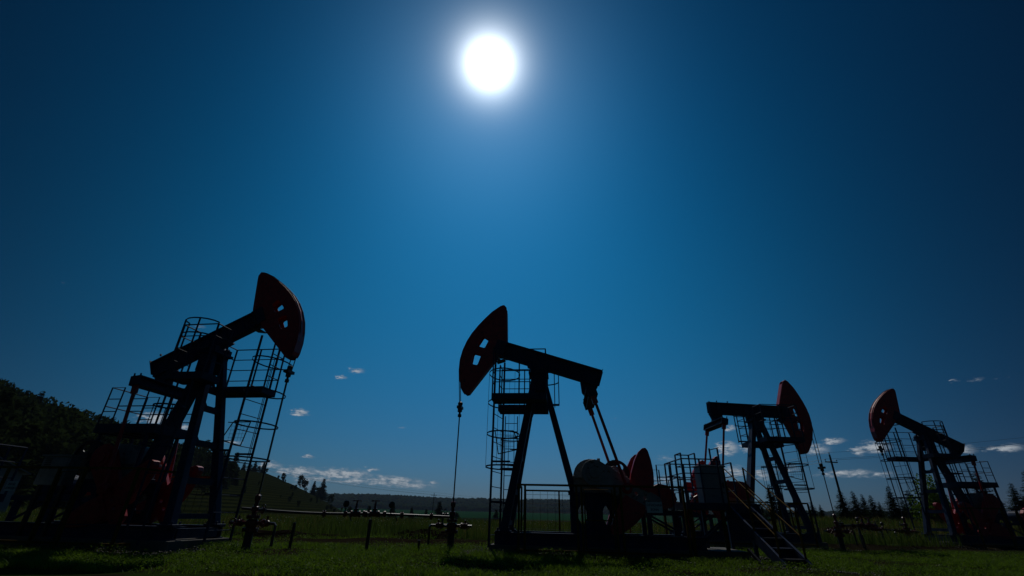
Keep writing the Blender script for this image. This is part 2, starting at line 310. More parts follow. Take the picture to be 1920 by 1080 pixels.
# ---------------------------------------------------------------- pumpjacks
HP = 5.60                    # beam axis height
SH = Vector((-1.5, 0, 2.05)) # crank shaft
def rot(x, z, b): return (x * math.cos(b) - z * math.sin(b), x * math.sin(b) + z * math.cos(b))
def local_empty(name, parent, loc=(0, 0, 0)):
    o = bpy.data.objects.new(name, None); COL.objects.link(o); o.parent = parent; o.location = loc; return o
def ladder(root, p0, p1, w, z0, z1, hc, ha, hb, cz0, step=.42, m='blue', brackets=()):
    """vertical ladder between plan points p0 and p1 (its two stiles) inside elliptical safety hoops"""
    a = Vector((*p0, 0)); b = Vector((*p1, 0)); mb = MB()
    for q in (a, b): mb.bar(q + Vector((0, 0, z0)), q + Vector((0, 0, z1)), w, w * .7, (b - a).normalized())
    z = z0 + .3
    while z < min(z1, 4.3): mb.cyl(a + Vector((0, 0, z)), b + Vector((0, 0, z)), .012, 6); z += step
    for z, d in brackets:
        for q in (a, b): mb.bar(q + Vector((0, 0, z)), q + Vector((-d, 0, z)), .06, .05)
    o = mb.build('ladder', m, root); c = MB(); z = cz0; n = 18
    P = lambda t, z: Vector((hc[0] + ha * math.cos(t), hc[1] + hb * math.sin(t), z))
    while z < z1 + .01:
        for i in range(n): c.bar(P(2 * math.pi * i / n, z), P(2 * math.pi * (i + 1) / n, z), .008, .04)
        top = z; z += .95
    for i in (1, 4, 7, 10, 13, 16): c.bar(P(2 * math.pi * i / n, cz0), P(2 * math.pi * i / n, top), .022, .008)
    c.build('safety_cage', m, o); return o
def railing(pts, z, h, mb, r=.018, mids=2, posts=True, step=1.0):
    pts = [Vector((*p, z)) for p in pts]; up = Vector((0, 0, 1))
    for i in range(len(pts) - 1):
        a, b = pts[i], pts[i + 1]
        for k in range(mids + 1):
            q = up * h * (k + 1) / (mids + 1); mb.cyl(a + q, b + q, r if k == mids else r * .8, 6)
        n = max(1, round((b - a).length / step))
        for j in range(n + 1 if i == len(pts) - 2 else n):
            p = a + (b - a) * j / n; mb.bar(p, p + up * h, r * 2.1, r * 2.1)
def grating(mb, x0, x1, y0, y1, z, board=.2):
    for (a, b, c, d) in ((x0, x1, y0, y0 + .03), (x0, x1, y1 - .03, y1), (x0, x0 + .03, y0 + .033, y1 - .033), (x1 - .03, x1, y0 + .033, y1 - .033)):
        mb.box(a, b, c, d, z - .06, z - .06 + board)
    mb.box(x0 + .033, x1 - .033, y0 + .033, y1 - .033, z - .012, z + .012)
    n = max(2, int((x1 - x0) / .4))
    for i in range(1, n): x = x0 + (x1 - x0) * i / n; mb.box(x - .02, x + .02, y0 + .033, y1 - .033, z - .055, z - .014)
def pumpjack(k, loc, rz, b, branch, label, crankm, mir=1, rear=False, sgn=1, head_right=True):
    root = tag(empty('pumpjack', (*loc, gz(*loc) * 0), rz), label, 'pumpjack', 'pumpjacks standing along the line of wells')
    def B(x, z, y=0):
        u = rot(x, z, b); return Vector((u[0], y, HP + u[1]))
    # base frame
    mb = MB()
    for s in (-.8, .8):
        mb.ibeam((1.3, s, .35), (-4.3, s, .35), .2, .3)
    for x in (1.2, .3, -.7, -2.2, -3.2, -4.2): mb.bar((x, -.69, .34), (x, .69, .34), .14, .22)
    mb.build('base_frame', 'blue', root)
    # samson post
    for s in (-1, 1):
        mb = MB(); mb.bar((1.06, s * .76, .50), (.20, s * .22, 5.08), .21, .22, (1, 0, 0), .17, .2)
        mb.box(.86, 1.28, s * .76 - .17, s * .76 + .17, .502, .54)
        for q in (-.12, .12): mb.cyl((.93, s * .76 + q, .54), (.93, s * .76 + q, .60), .025, 8); mb.cyl((1.22, s * .76 + q, .54), (1.22, s * .76 + q, .60), .025, 8)
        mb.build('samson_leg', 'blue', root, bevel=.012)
    for z in (.72, 1.55, 2.5, 3.45):
        t = (z - .5) / 4.58; x = 1.06 - .86 * t; y = .76 - .54 * t
        mb = MB(); mb.bar((x, -y + .08, z), (x, y - .08, z), .13, .15 if z > 1 else .12)
        for s in (-1, 1): mb.plate([[(0, 0), (.2, 0), (0, .2)]], lambda u, v: (x - .02, s * (y - .09 - u), z + .07 + v), lambda u, v: (x + .0, s * (y - .09 - u), z + .07 + v))
        mb.build('cross_bar', 'blue', root)
    mb = MB(); mb.bar((-.92, 0, 1.56), (-.02, 0, 5.08), .44, .20, (1, 0, 0), .34, .18); mb.box(-1.1, -.75, -.3, .3, 1.545, 1.60)
    mb.build('rear_leg', 'blue', root, bevel=.012)
    mb = MB(); mb.box(-.22, .42, -.38, .38, 5.08, 5.15)
    mb.box(-.16, .36, -.34, -.20, 5.152, 5.30); mb.box(-.16, .36, .20, .34, 5.152, 5.30)
    for s in (-1, 1):
        mb.box(-.12, .32, s * .27 - .05, s * .27 + .05, 4.55, 5.078)
    mb.cyl((.08, -.46, 5.28), (.08, .46, 5.28), .13, 16)
    for s in (-.36, .36): mb.plate([[(-.2, 0), (.2, 0), (.12, .26), (-.12, .26)]], lambda u, v: (.08 + u, s - .05, 5.14 + v), lambda u, v: (.08 + u, s + .05, 5.14 + v))
    mb.build('saddle_bearing', 'blue', root)
    # walking beam
    mb = MB(); up = B(0, 1) - B(0, 0)
    mb.ibeam(B(-2.0, 0), B(1.75, 0), .26, .54, .035, up)
    for x in (-1.99, -1.6, -1.0, -.3, .3, .9, 1.4): 
        for s in (-1, 1): mb.bar(B(x, -.233, s * .07), B(x, .233, s * .07), .02, .105, B(1, 0) - B(0, 0))
    mb.bar(B(-.25, -.30), B(.4, -.30), .34, .06, up); mb.bar(B(-2.01, -.2), B(-2.01, .29), .36, .02, B(1, 0) - B(0, 0))
    for x in (-1.66, -1.15): mb.bar(B(x, .27, -.17), B(x, .33, -.17), .04, .04); 
    mb.bar(B(1.30, 0), B(1.66, 0), .36, .50, up)
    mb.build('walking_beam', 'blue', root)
    # horsehead
    out = [(1.34, .31), (1.72, 1.36), (1.77, 1.48), (1.86, 1.54), (1.97, 1.47), (2.18, 1.18), (2.33, .88), (2.47, .55), (2.58, .22), (2.645, -.10), (2.665, -.45), (2.63, -.80), (2.53, -1.15), (2.40, -1.45), (2.22, -1.73), (2.12, -1.82), (2.04, -1.85), (1.96, -1.80), (1.50, -.42), (1.46, -.30), (1.34, -.28)]
    def rect(p): # soft-cornered hole
        c = (sum(q[0] for q in p) / 4, sum(q[1] for q in p) / 4); o = []
        for i in range(4):
            a, q, d = p[i - 1], p[i], p[(i + 1) % 4]
            o += [(q[0] + (a[0] - q[0]) * .09, q[1] + (a[1] - q[1]) * .09), (q[0] + (d[0] - q[0]) * .09, q[1] + (d[1] - q[1]) * .09)]
        return o
    grow = lambda p: [((q[0] - sum(t[0] for t in p) / 4) * 1.28 + sum(t[0] for t in p) / 4, (q[1] - sum(t[1] for t in p) / 4) * 1.22 + sum(t[1] for t in p) / 4) for q in p]
    holes = [rect(grow([(2.18, .20), (1.99, .14), (2.02, -.14), (2.25, -.14)])), rect(grow([(2.28, -.46), (2.05, -.45), (2.05, -.78), (2.23, -.80)]))]
    mb = MB()
    for s in (-1, 1):
        mb.plate([out] + holes, lambda u, v: B(u, v, s * .13), lambda u, v: B(u, v, s * .15))
    inner = [0, 15]
    for i, j in ((0, 1), (17, 18)): p, q = out[i], out[j]; mb.bar(B(*p), B(*q), .258, .02, B(q[1] - p[1] + 0, p[0] - q[0]) - B(0, 0))
    for p, q in (((1.5, .29), (2.5, .29)), ((1.6, -.3), (2.6, -.3)), ((1.75, -.95), (2.55, -.95)), ((1.72, .95), (2.25, .95))): mb.bar(B(*p), B(*q), .258, .02, up)
    hd = mb.build('horsehead', 'red', root)
    mb = MB(); arc = out[3:16]
    for i in range(len(arc) - 1): mb.bar(B(arc[i][0] + .015, arc[i][1]), B(arc[i + 1][0] + .015, arc[i + 1][1]), .33, .03, B(1, .3) - B(0, 0))
    for i in range(1, len(arc) - 1):
        for s in (-1, 1):
            for f in (0, .5):
                p = (arc[i][0] * (1 - f) + arc[i + 1][0] * f if i < len(arc) - 1 else arc[i][0], arc[i][1] * (1 - f) + arc[i + 1][1] * f)
                q = B(p[0] - .045, p[1] + 0, s * .15); mb.lathe(q, [(0, .014), (.012, .014), (.018, .008)], (0, s, 0), 6)
    mb.build('arc_plate', 'red', hd)
    mb = MB(); mb.bar(B(1.38, -.2, -.2), B(1.38, .2, -.2), .05, .03); mb.bar(B(1.2, -.33, 0), B(1.44, -.5, 0), .3, .03, up)
    mb.cyl(B(1.45, -.32, -.24), B(1.45, -.32, .24), .045, 10); mb.build('head_hinge', 'steel', root)
    # tail bearing, equalizer, pitmans
    E = B(-1.77, -.60)
    mb = MB(); mb.bar(B(-1.98, -.285), B(-1.42, -.285), .34, .04, up); mb.plate([[(-2.0, -.3), (-1.42, -.3), (-1.56, -.62), (-1.68, -.70), (-1.84, -.70)]], lambda u, v: B(u, v, -.09), lambda u, v: B(u, v, .09))
    mb.cyl(B(-1.77, -.58, -.17), B(-1.77, -.58, .17), .13, 14); mb.build('tail_bearing', 'blue', root)
    pit = Vector((0, 0, -1)); phi = None
    d = Vector((E.x - SH.x, E.z - SH.z)); r, L = .95, 2.97
    ca = (r * r + d.length ** 2 - L * L) / (2 * r * d.length); a = math.acos(max(-1, min(1, ca))); phi = math.atan2(d.y, d.x) + branch * a
    PIN = Vector((SH.x + r * math.cos(phi), 0, SH.z + r * math.sin(phi)))
    pd = (PIN - E).normalized()
    mb = MB(); e0 = E + pd * .16
    for (w, h, o2) in ((.30, .03, -.12), (.30, .03, .12), (.04, .21, 0)): mb.bar(e0 + pd * o2 + Vector((0, -.98, 0)), e0 + pd * o2 + Vector((0, .98, 0)), w, h, -pd)
    for s in (-1, 1): mb.bar(e0 + Vector((0, s * .98, 0)) - pd * .13, e0 + Vector((0, s * .98, 0)) + pd * .13, .3, .02, (0, 1, 0))
    for s in (-.94, .94):
        for t in (-.1, .1): mb.cyl(e0 + Vector((t, s, 0)) - pd * .21, e0 + Vector((t, s, 0)) - pd * .13, .022, 6)
    mb.build('equalizer', 'blue', root)
    for s in (-1, 1):
        y = s * .9; mb = MB(); p0 = e0 + pd * .14 + Vector((0, y, 0)); p1 = PIN + Vector((0, s * .98, 0))
        mb.tube([p0, p0 + (p1 - p0) * .5, p1], .045, 10); mb.bar(p0 - pd * .02, p0 + pd * .22, .16, .08, (0, 1, 0)); mb.lathe(p1 - Vector((0, .07, 0)), [(0, .11), (.02, .14), (.12, .14), (.14, .11)], (0, 1, 0), 16)
        mb.build('pitman', 'red', root, smooth=True)
    # cranks with counterweights
    u = Vector((math.cos(phi + .0), 0, math.sin(phi))); v = Vector((-u.z, 0, u.x)) 
    for s in (-1, 1):
        y0, y1 = s * .70, s * .82; c = []
        for i in range(9): t = math.pi / 2 + math.pi * i / 8; c.append((.36 * math.cos(t), .36 * math.sin(t)))
        c += [(1.0, -.27), (1.85, -.19), (1.93, -.10), (1.93, .10), (1.85, .19), (1.0, .27)]
        hole = [[(.95 + .0 + q * .38 + .05 * math.cos(t), .05 * math.sin(t)) for t in [j * math.pi / 4 for j in range(8)]] for q in (.75, 1.4)]
        mb = MB(); fn = lambda yy: (lambda a, b2: SH + u * a + v * b2 + Vector((0, yy, 0)))
        mb.plate([c] + hole, fn(y0), fn(y1)); mb.cyl(SH + Vector((0, s * .45, 0)), SH + Vector((0, s * .9, 0)), .15, 16); mb.cyl(SH + Vector((0, s * .82, 0)), SH + Vector((0, s * .86, 0)), .24, 16)
        mb.cyl(PIN + Vector((0, s * .8, 0)), PIN + Vector((0, s * 1.08, 0)), .06, 12)
        cr = mb.build('crank', crankm, root, bevel=.012)
        for q in (-1, 1):
            w = [(.98, .16), (.92, .45), (.89, .80), (.91, 1.06), (.97, 1.20), (1.05, 1.25), (1.14, 1.20), (1.30, 1.00), (1.46, .74), (1.57, .48), (1.60, .32), (1.54, .18)]
            g = lambda yy: (lambda a, b2: SH + u * a + v * (b2 * q) + Vector((0, yy, 0)))
            mb = MB(); mb.plate([w], g(s * .665), g(s * .875))
            if True: mb.plate([[(1.2 + (a - 1.2) * .8, .6 + (b2 - .6) * .8) for a, b2 in w]], g(s * .876), g(s * .90))
            mb.build('counterweight', 'red', cr, bevel=.015)
    # pedestal, gearbox
    mb = MB(); op = lambda cx, cz, a, b2: [(cx + a * math.cos(t), cz + b2 * math.sin(t)) for t in [math.pi / 8 + j * math.pi / 4 for j in range(8)]]
    for s in (-1, 1):
        mb.plate([[(-.80, .502), (-.80, 1.50), (-2.2, 1.50), (-2.2, .502)], op(-1.15, .98, .15, .27), op(-1.83, .98, .15, .27)], lambda a, b2: (a, s * .50, b2), lambda a, b2: (a, s * .52, b2))
        for x in (-.84, -1.5, -2.16): mb.box(x - .03, x + .03, s * .52 + (.001 if s > 0 else -.08), s * .52 + (.08 if s > 0 else -.001), .503, 1.499)
    mb.box(-2.24, -.76, -.56, .56, 1.502, 1.543)
    mb.build('gearbox_pedestal', 'blue', root)
    mb = MB(); c = [(-.92, 1.545), (-.92, 1.85)]
    for i in range(9): t = R(10) + R(120) * i / 8; c.append((-1.42 + .50 * math.cos(t), 2.0 + .46 * math.sin(t)))
    for i in range(9): t = R(70) + R(105) * i / 8; c.append((-2.12 + .30 * math.cos(t), 2.0 + .27 * math.sin(t)))
    c += [(-2.42, 1.545)]
    mb.plate([c], lambda a, b2: (a, -.40, b2), lambda a, b2: (a, .40, b2))
    for s in (-1, 1):
        mb.box(-2.46, -.88, s * .44 - .035, s * .44 + .035, 1.93, 1.99)
        for cx, r3 in ((-1.5, .30), (-2.12, .17)): mb.lathe((cx, s * .40, 2.05), [(0, r3), (.04, r3), (.05, r3 * .7), (.09, r3 * .6)], (0, s, 0), 18)
        for i in range(8): mb.cyl((-2.3 + i * .19, s * .455, 1.89), (-2.3 + i * .19, s * .455, 2.03), .016, 6)
    mb.cyl((-1.7, 0, 2.44), (-1.7, 0, 2.52), .05, 8)
    mb.build('gearbox', 'grey', root, bevel=.01)
    mb = MB(); ctr = (-2.25, 2.12); circ = lambda r4, n=28, c=ctr: [(c[0] + r4 * math.cos(t * 2 * math.pi / n), c[1] + r4 * math.sin(t * 2 * math.pi / n)) for t in range(n)]
    hl = [circ(.105, 12, (ctr[0] + .24 * math.cos(t), ctr[1] + .24 * math.sin(t))) for t in [.6 + j * math.pi / 2 for j in range(4)]]
    ys = -.56 * sgn
    mb.plate([circ(.41)] + hl, lambda a, b2: (a, ys - .01, b2), lambda a, b2: (a, ys + .02, b2)); mb.plate([circ(.42), circ(.375)], lambda a, b2: (a, ys - .07, b2), lambda a, b2: (a, ys + .07, b2))
    mb.cyl((ctr[0], ys - .09, ctr[1]), (ctr[0], ys + .2, ctr[1]), .08, 12)
    mb.build('pulley', 'black', root)
    # motor on its table
    mb = MB()
    for x in (-2.95, -3.9):
        for s in (-.5, .5): mb.bar((x, s, .50), (x, s, 1.0), .12, .12)
    for s in (-.5, .5): mb.bar((-2.6, s, 1.06), (-4.1, s, 1.06), .12, .12)
    for x in (-2.7, -3.3, -4.0): mb.bar((x, -.44, 1.05), (x, .44, 1.05), .1, .1)
    for s in (-.5, .5): mb.bar((-2.98, s, .99), (-3.88, s, .52), .05, .05)
    mb.build('motor_table', 'blue', root)
    mb = MB(); mb.lathe((-3.35, -.38, 1.42), [(0, .16), (.03, .25), (.12, .27), (.62, .27), (.7, .25), (.74, .18)], (0, 1, 0), 20)
    for i in range(12): t = i * math.pi / 6; mb.bar((-3.35 + .27 * math.cos(t), -.22, 1.42 + .27 * math.sin(t)), (-3.35 + .27 * math.cos(t), .18, 1.42 + .27 * math.sin(t)), .03, .02, (math.cos(t), 0, math.sin(t)))
    mb.box(-3.55, -3.15, -.25, .2, 1.121, 1.18); mb.box(-3.47, -3.23, -.14, .1, 1.66, 1.8)
    mb.build('motor', 'blue', root, smooth=True)
    mb = MB(); yg = .56 * sgn; g = []
    for i in range(7): t = R(100) + R(180) * i / 6; g.append((-3.62 + .22 * math.cos(t + R(60)) * -1, 1.42 + .30 * math.sin(t + R(60)) * -1))
    g = [(-2.98, 1.55), (-3.10, 1.72), (-3.28, 1.80), (-3.5, 1.76), (-3.68, 1.58), (-3.74, 1.40), (-3.62, 1.22), (-3.35, 1.13), (-3.05, 1.18)]
    mb.plate([g], lambda a, b2: (a, yg - .08, b2), lambda a, b2: (a, yg + .1, b2)); mb.build('belt_guard', 'red', root, bevel=.01)
    # brake lever and step behind the gearbox
    mb = MB(); mb.tube([(-3.9, .62 * sgn, .5), (-4.0, .62 * sgn, 1.2), (-4.2, .62 * sgn, 1.45)], .02, 6); mb.cyl((-4.2, .62 * sgn, 1.45), (-4.3, .62 * sgn, 1.5), .03, 8); mb.build('brake_lever', 'red', root)
    # platforms round the post
    ztop = 4.12
    for s in (-1, 1):
        mb = MB(); x1 = (1.62 if rear else 1.5) if (s * mir > 0 or not rear) else .95
        grating(mb, -.18, x1, *(sorted((s * .48, s * 1.15))), ztop, .19)
        mb.bar((.05, s * .3, 4.35), (.05, s * .48, ztop - .04), .06, .06); mb.bar((.3, s * .5, ztop - .08), (.5, s * .32, 3.45), .06, .06)
        pl = mb.build('platform', 'blue', root); mb = MB()
        railing([(-.16, s * .5), (-.16, s * 1.13), (x1 - .02, s * 1.13), (x1 - .02, s * .55)], ztop + .13, 1.40, mb, mids=3)
        mb.build('railing', 'blue', pl)
    # ladders
    if rear: pa, pb, hc = (1.5, .0 * mir), (1.55, .9 * mir), (1.55, .75 * mir)
    else: pa, pb, hc = (1.31, -.43 * mir), (1.50, .51 * mir), (1.2, .35 * mir)
    ladder(root, pa, pb, .055, .1, 5.7, hc, .5, .75, 2.2, brackets=[(1.25, .35), (2.35, .55)])
    if rear: pa, pb, hc = (.78, -1.2 * mir), (.35, -1.2 * mir), (.56, -1.42 * mir)
    else: pa, pb, hc = (1.32, -1.2 * mir), (.90, -1.2 * mir), (1.11, -1.42 * mir)
    ladder(root, pa, pb, .04, .1, 4.0, hc, .38, .32, 2.3)
    # guard hoops beside the beam on top
    mb = MB(); s = -mir
    zt = 5.92 if rear else 5.5
    pts = [Vector((-.05 + .5 * math.cos(t), s * (.62) + .42 * math.sin(t) * s, zt)) for t in [i * math.pi / 8 for i in range(9)]]
    for z in (0, -.45): [mb.bar(pts[i] + Vector((0, 0, z)), pts[i + 1] + Vector((0, 0, z)), .008, .04) for i in range(8)]
    for i in (0, 3, 6, 8): mb.bar(pts[i], pts[i] - Vector((0, 0, zt - 4.25)), .035, .03)
    mb.bar(pts[0] - Vector((0, 0, zt - 4.27)), pts[8] - Vector((0, 0, zt - 4.27)), .06, .06)
    mb.build('top_guard', 'blue', root)
    # wire guard half way up the post
    mb = MB(); fr = [(1.42, 3.22), (.86, 3.22), (.62, 2.70), (1.30, 2.55)]
    yy = .62 * mir
    for i in range(4): mb.cyl((fr[i][0], yy, fr[i][1]), (fr[(i + 1) % 4][0], yy, fr[(i + 1) % 4][1]), .016, 6)
    for i in range(1, 7): x = .75 + .1 * i; mb.cyl((x, yy, 2.66), (x, yy, 3.2), .004, 4)
    for i in range(1, 5): z = 2.66 + .11 * i; mb.cyl((.82, yy, z), (1.38, yy, z), .004, 4)
    for z in (2.68, 3.2): mb.cyl((.95, yy, z), (.75, .55 * mir, z), .014, 6)
    mb.build('wire_guard', 'yellow', root)
    if rear:
        mb = MB(); grating(mb, -2.35, -.45, -.62, .62, 2.78, .24)
        for x in (-2.2, -.7):
            for s in (-1, 1): mb.bar((x, s * .5, 1.545), (x, s * .5, 2.72), .07, .07)
        pl = mb.build('service_platform', 'blue', root); mb = MB()
        for s in (-1, 1):
            for x0 in (-2.32, -1.5):
                w = .42
                mb.tube([(x0, s * .6, 2.9), (x0, s * .6, 3.98), (x0 + w, s * .6, 3.98), (x0 + w, s * .6, 2.9)], .02, 6)
                for z in (3.3, 3.65): mb.cyl((x0, s * .6, z), (x0 + w, s * .6, z), .014, 6)
            mb.cyl((-1.9, s * .6, 3.45), (-.47, s * .6, 3.45), .016, 6); mb.bar((-.49, s * .6, 2.9), (-.49, s * .6, 4.0), .04, .04); mb.cyl((-1.08, s * .6, 3.2), (-.47, s * .6, 3.2), .014, 6)
        mb.cyl((-2.32, -.6, 3.98), (-2.32, .6, 3.98), .016, 6); mb.cyl((-2.32, -.6, 3.45), (-2.32, .6, 3.45), .016, 6)
        mb.build('railing', 'blue', pl)
    else:
        mb = MB()
        for s in (-1, 1): mb.tube([(-3.25, s * .75, 1.1), (-3.25, s * .75, 2.28), (-3.6, s * .75, 2.28), (-3.6, s * .75, 1.1)], .02, 6); mb.tube([(-3.6, s * .75, 1.98), (-3.86, s * .75, 1.98), (-3.86, s * .75, 1.1)], .018, 6); mb.cyl((-3.25, s * .75, 1.96), (-3.6, s * .75, 1.96), .014, 6)
        mb.cyl((-3.86, -.75, 1.98), (-3.86, .75, 1.98), .016, 6); mb.build('railing', 'blue', root)
    # bridle, carrier bar, polished rod
    zc = 3.12 + 2.7 * b; xw = 2.665
    for s in (-1, 1):
        pts = []
        for p in arc[::1]:
            q = B(p[0] + .045, p[1], s * .10)
            if q.z > HP - .1 or True: pts.append(q)
        keep = [q for q in pts if q.z > zc + 1.1 and q.x > 0]
        mx = max(range(len(keep)), key=lambda i: keep[i].x); keep = keep[:mx + 1]
        keep += [Vector((xw + .03, s * .10, zc + .12))]
        mb = MB(); mb.tube(keep, .014, 6); mb.build('bridle_cable', 'cable', root)
    mb = MB(); mb.box(xw - .05, xw + .11, -.16, .16, zc + .05, zc + .13); mb.lathe((xw + .03, 0, zc - .22), [(0, .03), (.01, .06), (.09, .06), (.10, .035), (.16, .035), (.17, .075), (.26, .075), (.28, .05), (.36, .05), (.4, .08), (.47, .08), (.5, .03)], n=10)
    mb.build('carrier_bar', 'black', root, smooth=True)
    mb = MB(); mb.cyl((xw + .03, 0, 1.2), (xw + .03, 0, zc - .1), .02, 8); mb.build('polished_rod', 'cable', root)
    return root
PJ = [
    (1, (-9.125, 13.471), -.150, .486, -1, 'dark blue pumpjack at far left, horsehead raised highest and facing right', 'red', 1, True, 1),
    (2, (1.064, 14.885), 3.033, .311, 1, 'central pumpjack seen side on, red horsehead facing left, pale grey crank', 'grey', 1, False, 1),
    (3, (11.452, 21.770), .022, -.030, 1, 'pumpjack with its walking beam level, horsehead facing right, behind the grey cabinet', 'red', -1, False, -1),
    (4, (22.836, 25.738), 3.157, .487, -1, 'smallest, farthest right pumpjack, its horsehead raised and facing left', 'red', -1, True, 1),
]
def w2(k, x, y, z=0):
    _, (X, Y), a, *_r = PJ[k - 1]; return Vector((X + math.cos(a) * x - math.sin(a) * y, Y + math.sin(a) * x + math.cos(a) * y, z))
for p in PJ: pumpjack(*p)
for k, lb in ((1, 'concrete slab under the far left pumpjack'), (2, 'long concrete slab under the central pumpjack'), (3, 'concrete slab under the level-beamed pumpjack'), (4, 'concrete slab under the farthest right pumpjack')):
    mb = MB(); x0 = -5.3 if k == 2 else -4.7
    xs = [x0, -3.2, -1.0, 1.42]
    for i in range(3): mb.box(xs[i] + .006, xs[i + 1] - .006, -1.05, 1.05, -.2, .2)
    o = mb.build('concrete_foundation', 'concrete', bevel=.015); o.location = w2(k, 0, 0); o.rotation_euler.z = PJ[k - 1][2]; tag(o, lb, 'foundation', 'concrete slabs under the pumpjacks')

# ---------------------------------------------------------------- wellheads
def handwheel(mb, c, ax, r=.11):
    mb.ring(c, r, .012, ax, 16); ax = Vector(ax).normalized(); a = ax.orthogonal().normalized(); b = ax.cross(a); c = Vector(c)
    for v in (a, b): mb.cyl(c - v * r, c + v * r, .009, 5)
    mb.cyl(c - ax * .12, c + ax * .02, .014, 6)
def flange(mb, c, ax, r=.1, t=.03):
    c = Vector(c); ax = Vector(ax).normalized(); mb.cyl(c - ax * t, c + ax * t, r, 12)
    a = ax.orthogonal().normalized(); b = ax.cross(a)
    for i in range(6): q = c + (a * math.cos(i * math.pi / 3) + b * math.sin(i * math.pi / 3)) * r * .8; mb.cyl(q - ax * t * 1.7, q + ax * t * 1.7, .012, 5)
def wellhead(k, label):
    root = tag(empty('wellhead', w2(k, 2.695, 0), PJ[k - 1][2]), label, 'wellhead', 'wellheads under the horseheads')
    mb = MB(); mb.cyl((0, 0, -.1), (0, 0, .42), .10, 16); mb.build('casing', 'black', root, smooth=True)
    mb = MB(); flange(mb, (0, 0, .45), (0, 0, 1), .19, .04); mb.lathe((0, 0, .49), [(0, .12), (.06, .14), (.16, .14), (.2, .1)]); flange(mb, (0, 0, .74), (0, 0, 1), .16, .035)
    mb.cyl((-.28, 0, .60), (.28, 0, .60), .045, 10); mb.build('tubing_head', 'rustred', root, smooth=True)
    mb = MB(); mb.lathe((0, 0, .77), [(0, .06), (.08, .06), (.1, .09), (.2, .09), (.22, .05), (.34, .05), (.36, .075), (.46, .075), (.5, .03)], n=12); mb.build('stuffing_box', 'rustred', root, smooth=True)
    for s in (-1, 1):
        mb = MB(); flange(mb, (s * .30, 0, .60), (1, 0, 0), .085, .02); mb.lathe((s * .32, 0, .60), [(0, .05), (.04, .075), (.12, .075), (.16, .05)], (s, 0, 0)); mb.cyl((s * .40, 0, .6), (s * .40, .02, .76), .025, 8)
        v = mb.build('valve', 'rustred', root, smooth=True); mb = MB(); handwheel(mb, (s * .40, -.18, .60), (0, -1, 0), .10); mb.build('handwheel', 'rustred', v)
    mb = MB(); mb.tube([(.48, 0, .6), (.62, 0, .6), (.66, 0, .56), (.66, 0, .1)], .035, 8); mb.cyl((-.48, 0, .60), (-.60, 0, .60), .035, 8); mb.build('side_pipe', 'steel', root, smooth=True)
    mb = MB(); mb.cyl((.12, 0, .90), (.30, .0, .90), .035, 8); mb.ring((.22, 0, .98), .05, .012, (0, 1, 0), 10); mb.build('gauge', 'steel', root)
    return root
wellhead(1, 'wellhead at the foot of the left pumpjack cable, left end of the flow pipe')
wellhead(2, 'wellhead under the central horsehead rod, right end of the flow pipe')
wellhead(3, 'wellhead below the level-beamed pumpjack, in front of the spruces')
wellhead(4, 'wellhead beside the ladder of the farthest right pumpjack')

# flow pipes with valves between wells
def pipeline(A, Bp, label, valves, gauges, sag=.05, drop=None, grp='flow pipes between the wells'):
    A = Vector(A); Bp = Vector(Bp); d = (Bp - A); L = d.length; d.normalize(); side = Vector((d.y, -d.x, 0)).normalized()
    ang = math.atan2(d.y, d.x); root = tag(empty('flow_pipe', (A.x, A.y, 0), ang), label, 'pipe', grp)
    P = lambda t: Vector((L * t, 0, A.z + (Bp.z - A.z) * t - sag * math.sin(math.pi * min(1, t * 1.7)) * (t < .6)))
    mb = MB(); mb.tube([P(i / 20) for i in range(21)], .034, 10)
    if drop: 
        q = P(drop); mb.tube([q, q - Vector((0, 0, .18)), q + Vector((.07, 0, -.25)), q + Vector((.35, 0, -.27))], .03, 8)
    mb.build('pipe', 'steel', root, smooth=True)
    for t in (.09, .36, .73, .88):
        mb = MB(); c = P(t); flange(mb, c - Vector((.03, 0, 0)), (1, 0, 0), .07, .012); flange(mb, c + Vector((.03, 0, 0)), (1, 0, 0), .075, .012); mb.cyl(c - Vector((0, 0, .1)), c + Vector((0, 0, .09)), .02, 6); mb.build('flange_joint', 'rustred', root)
    for t in valves:
        mb = MB(); c = P(t)
        for o in (-.11, .11): flange(mb, c + Vector((o, 0, 0)), (1, 0, 0), .085, .02)
        mb.lathe(c - Vector((.09, 0, 0)), [(0, .05), (.04, .075), (.14, .075), (.18, .05)], (1, 0, 0), 12); mb.lathe(c, [(0, .05), (.09, .05), (.10, .075), (.13, .075), (.14, .04), (.28, .028), (.3, .02)], n=10)
        for o in (-.26, .26): flange(mb, c + Vector((o * 1.1, 0, 0)), (1, 0, 0), .08, .022); mb.lathe(c + Vector((o - .03, 0, 0)), [(0, .05), (.02, .07), (.05, .07), (.07, .05)], (1, 0, 0), 10)
        v = mb.build('valve', 'rustred', root, smooth=True); mb = MB(); handwheel(mb, c + Vector((0, 0, .33)), (0, 0, 1), .13); mb.build('handwheel', 'rustred', v)
    for t in gauges:
        mb = MB(); c = P(t); mb.tube([c, c + Vector((0, 0, .14))], .016, 6); mb.lathe(c + Vector((0, -.03, .25)), [(0, .07), (.01, .085), (.05, .085), (.06, .07)], (0, 1, 0), 16); mb.bar(c + Vector((-.02, 0, .12)), c + Vector((.02, 0, .15)), .05, .05); mb.build('pressure_gauge', 'black', root, smooth=True)
        mb = MB(); mb.bar(c + Vector((.14, 0, -.03)), c + Vector((.2, 0, -.17)), .04, .03); mb.build('drain_stub', 'black', root)
    return root
wA = w2(1, 2.695, 0); wB = w2(2, 2.695, 0)
pipeline((-6.95, 13.33, .93), (wB.x + .05, wB.y - .02, .83), 'long steel flow pipe with handwheel valves between the left and central wellheads', (.505, .595), (.455, .675), drop=.94)
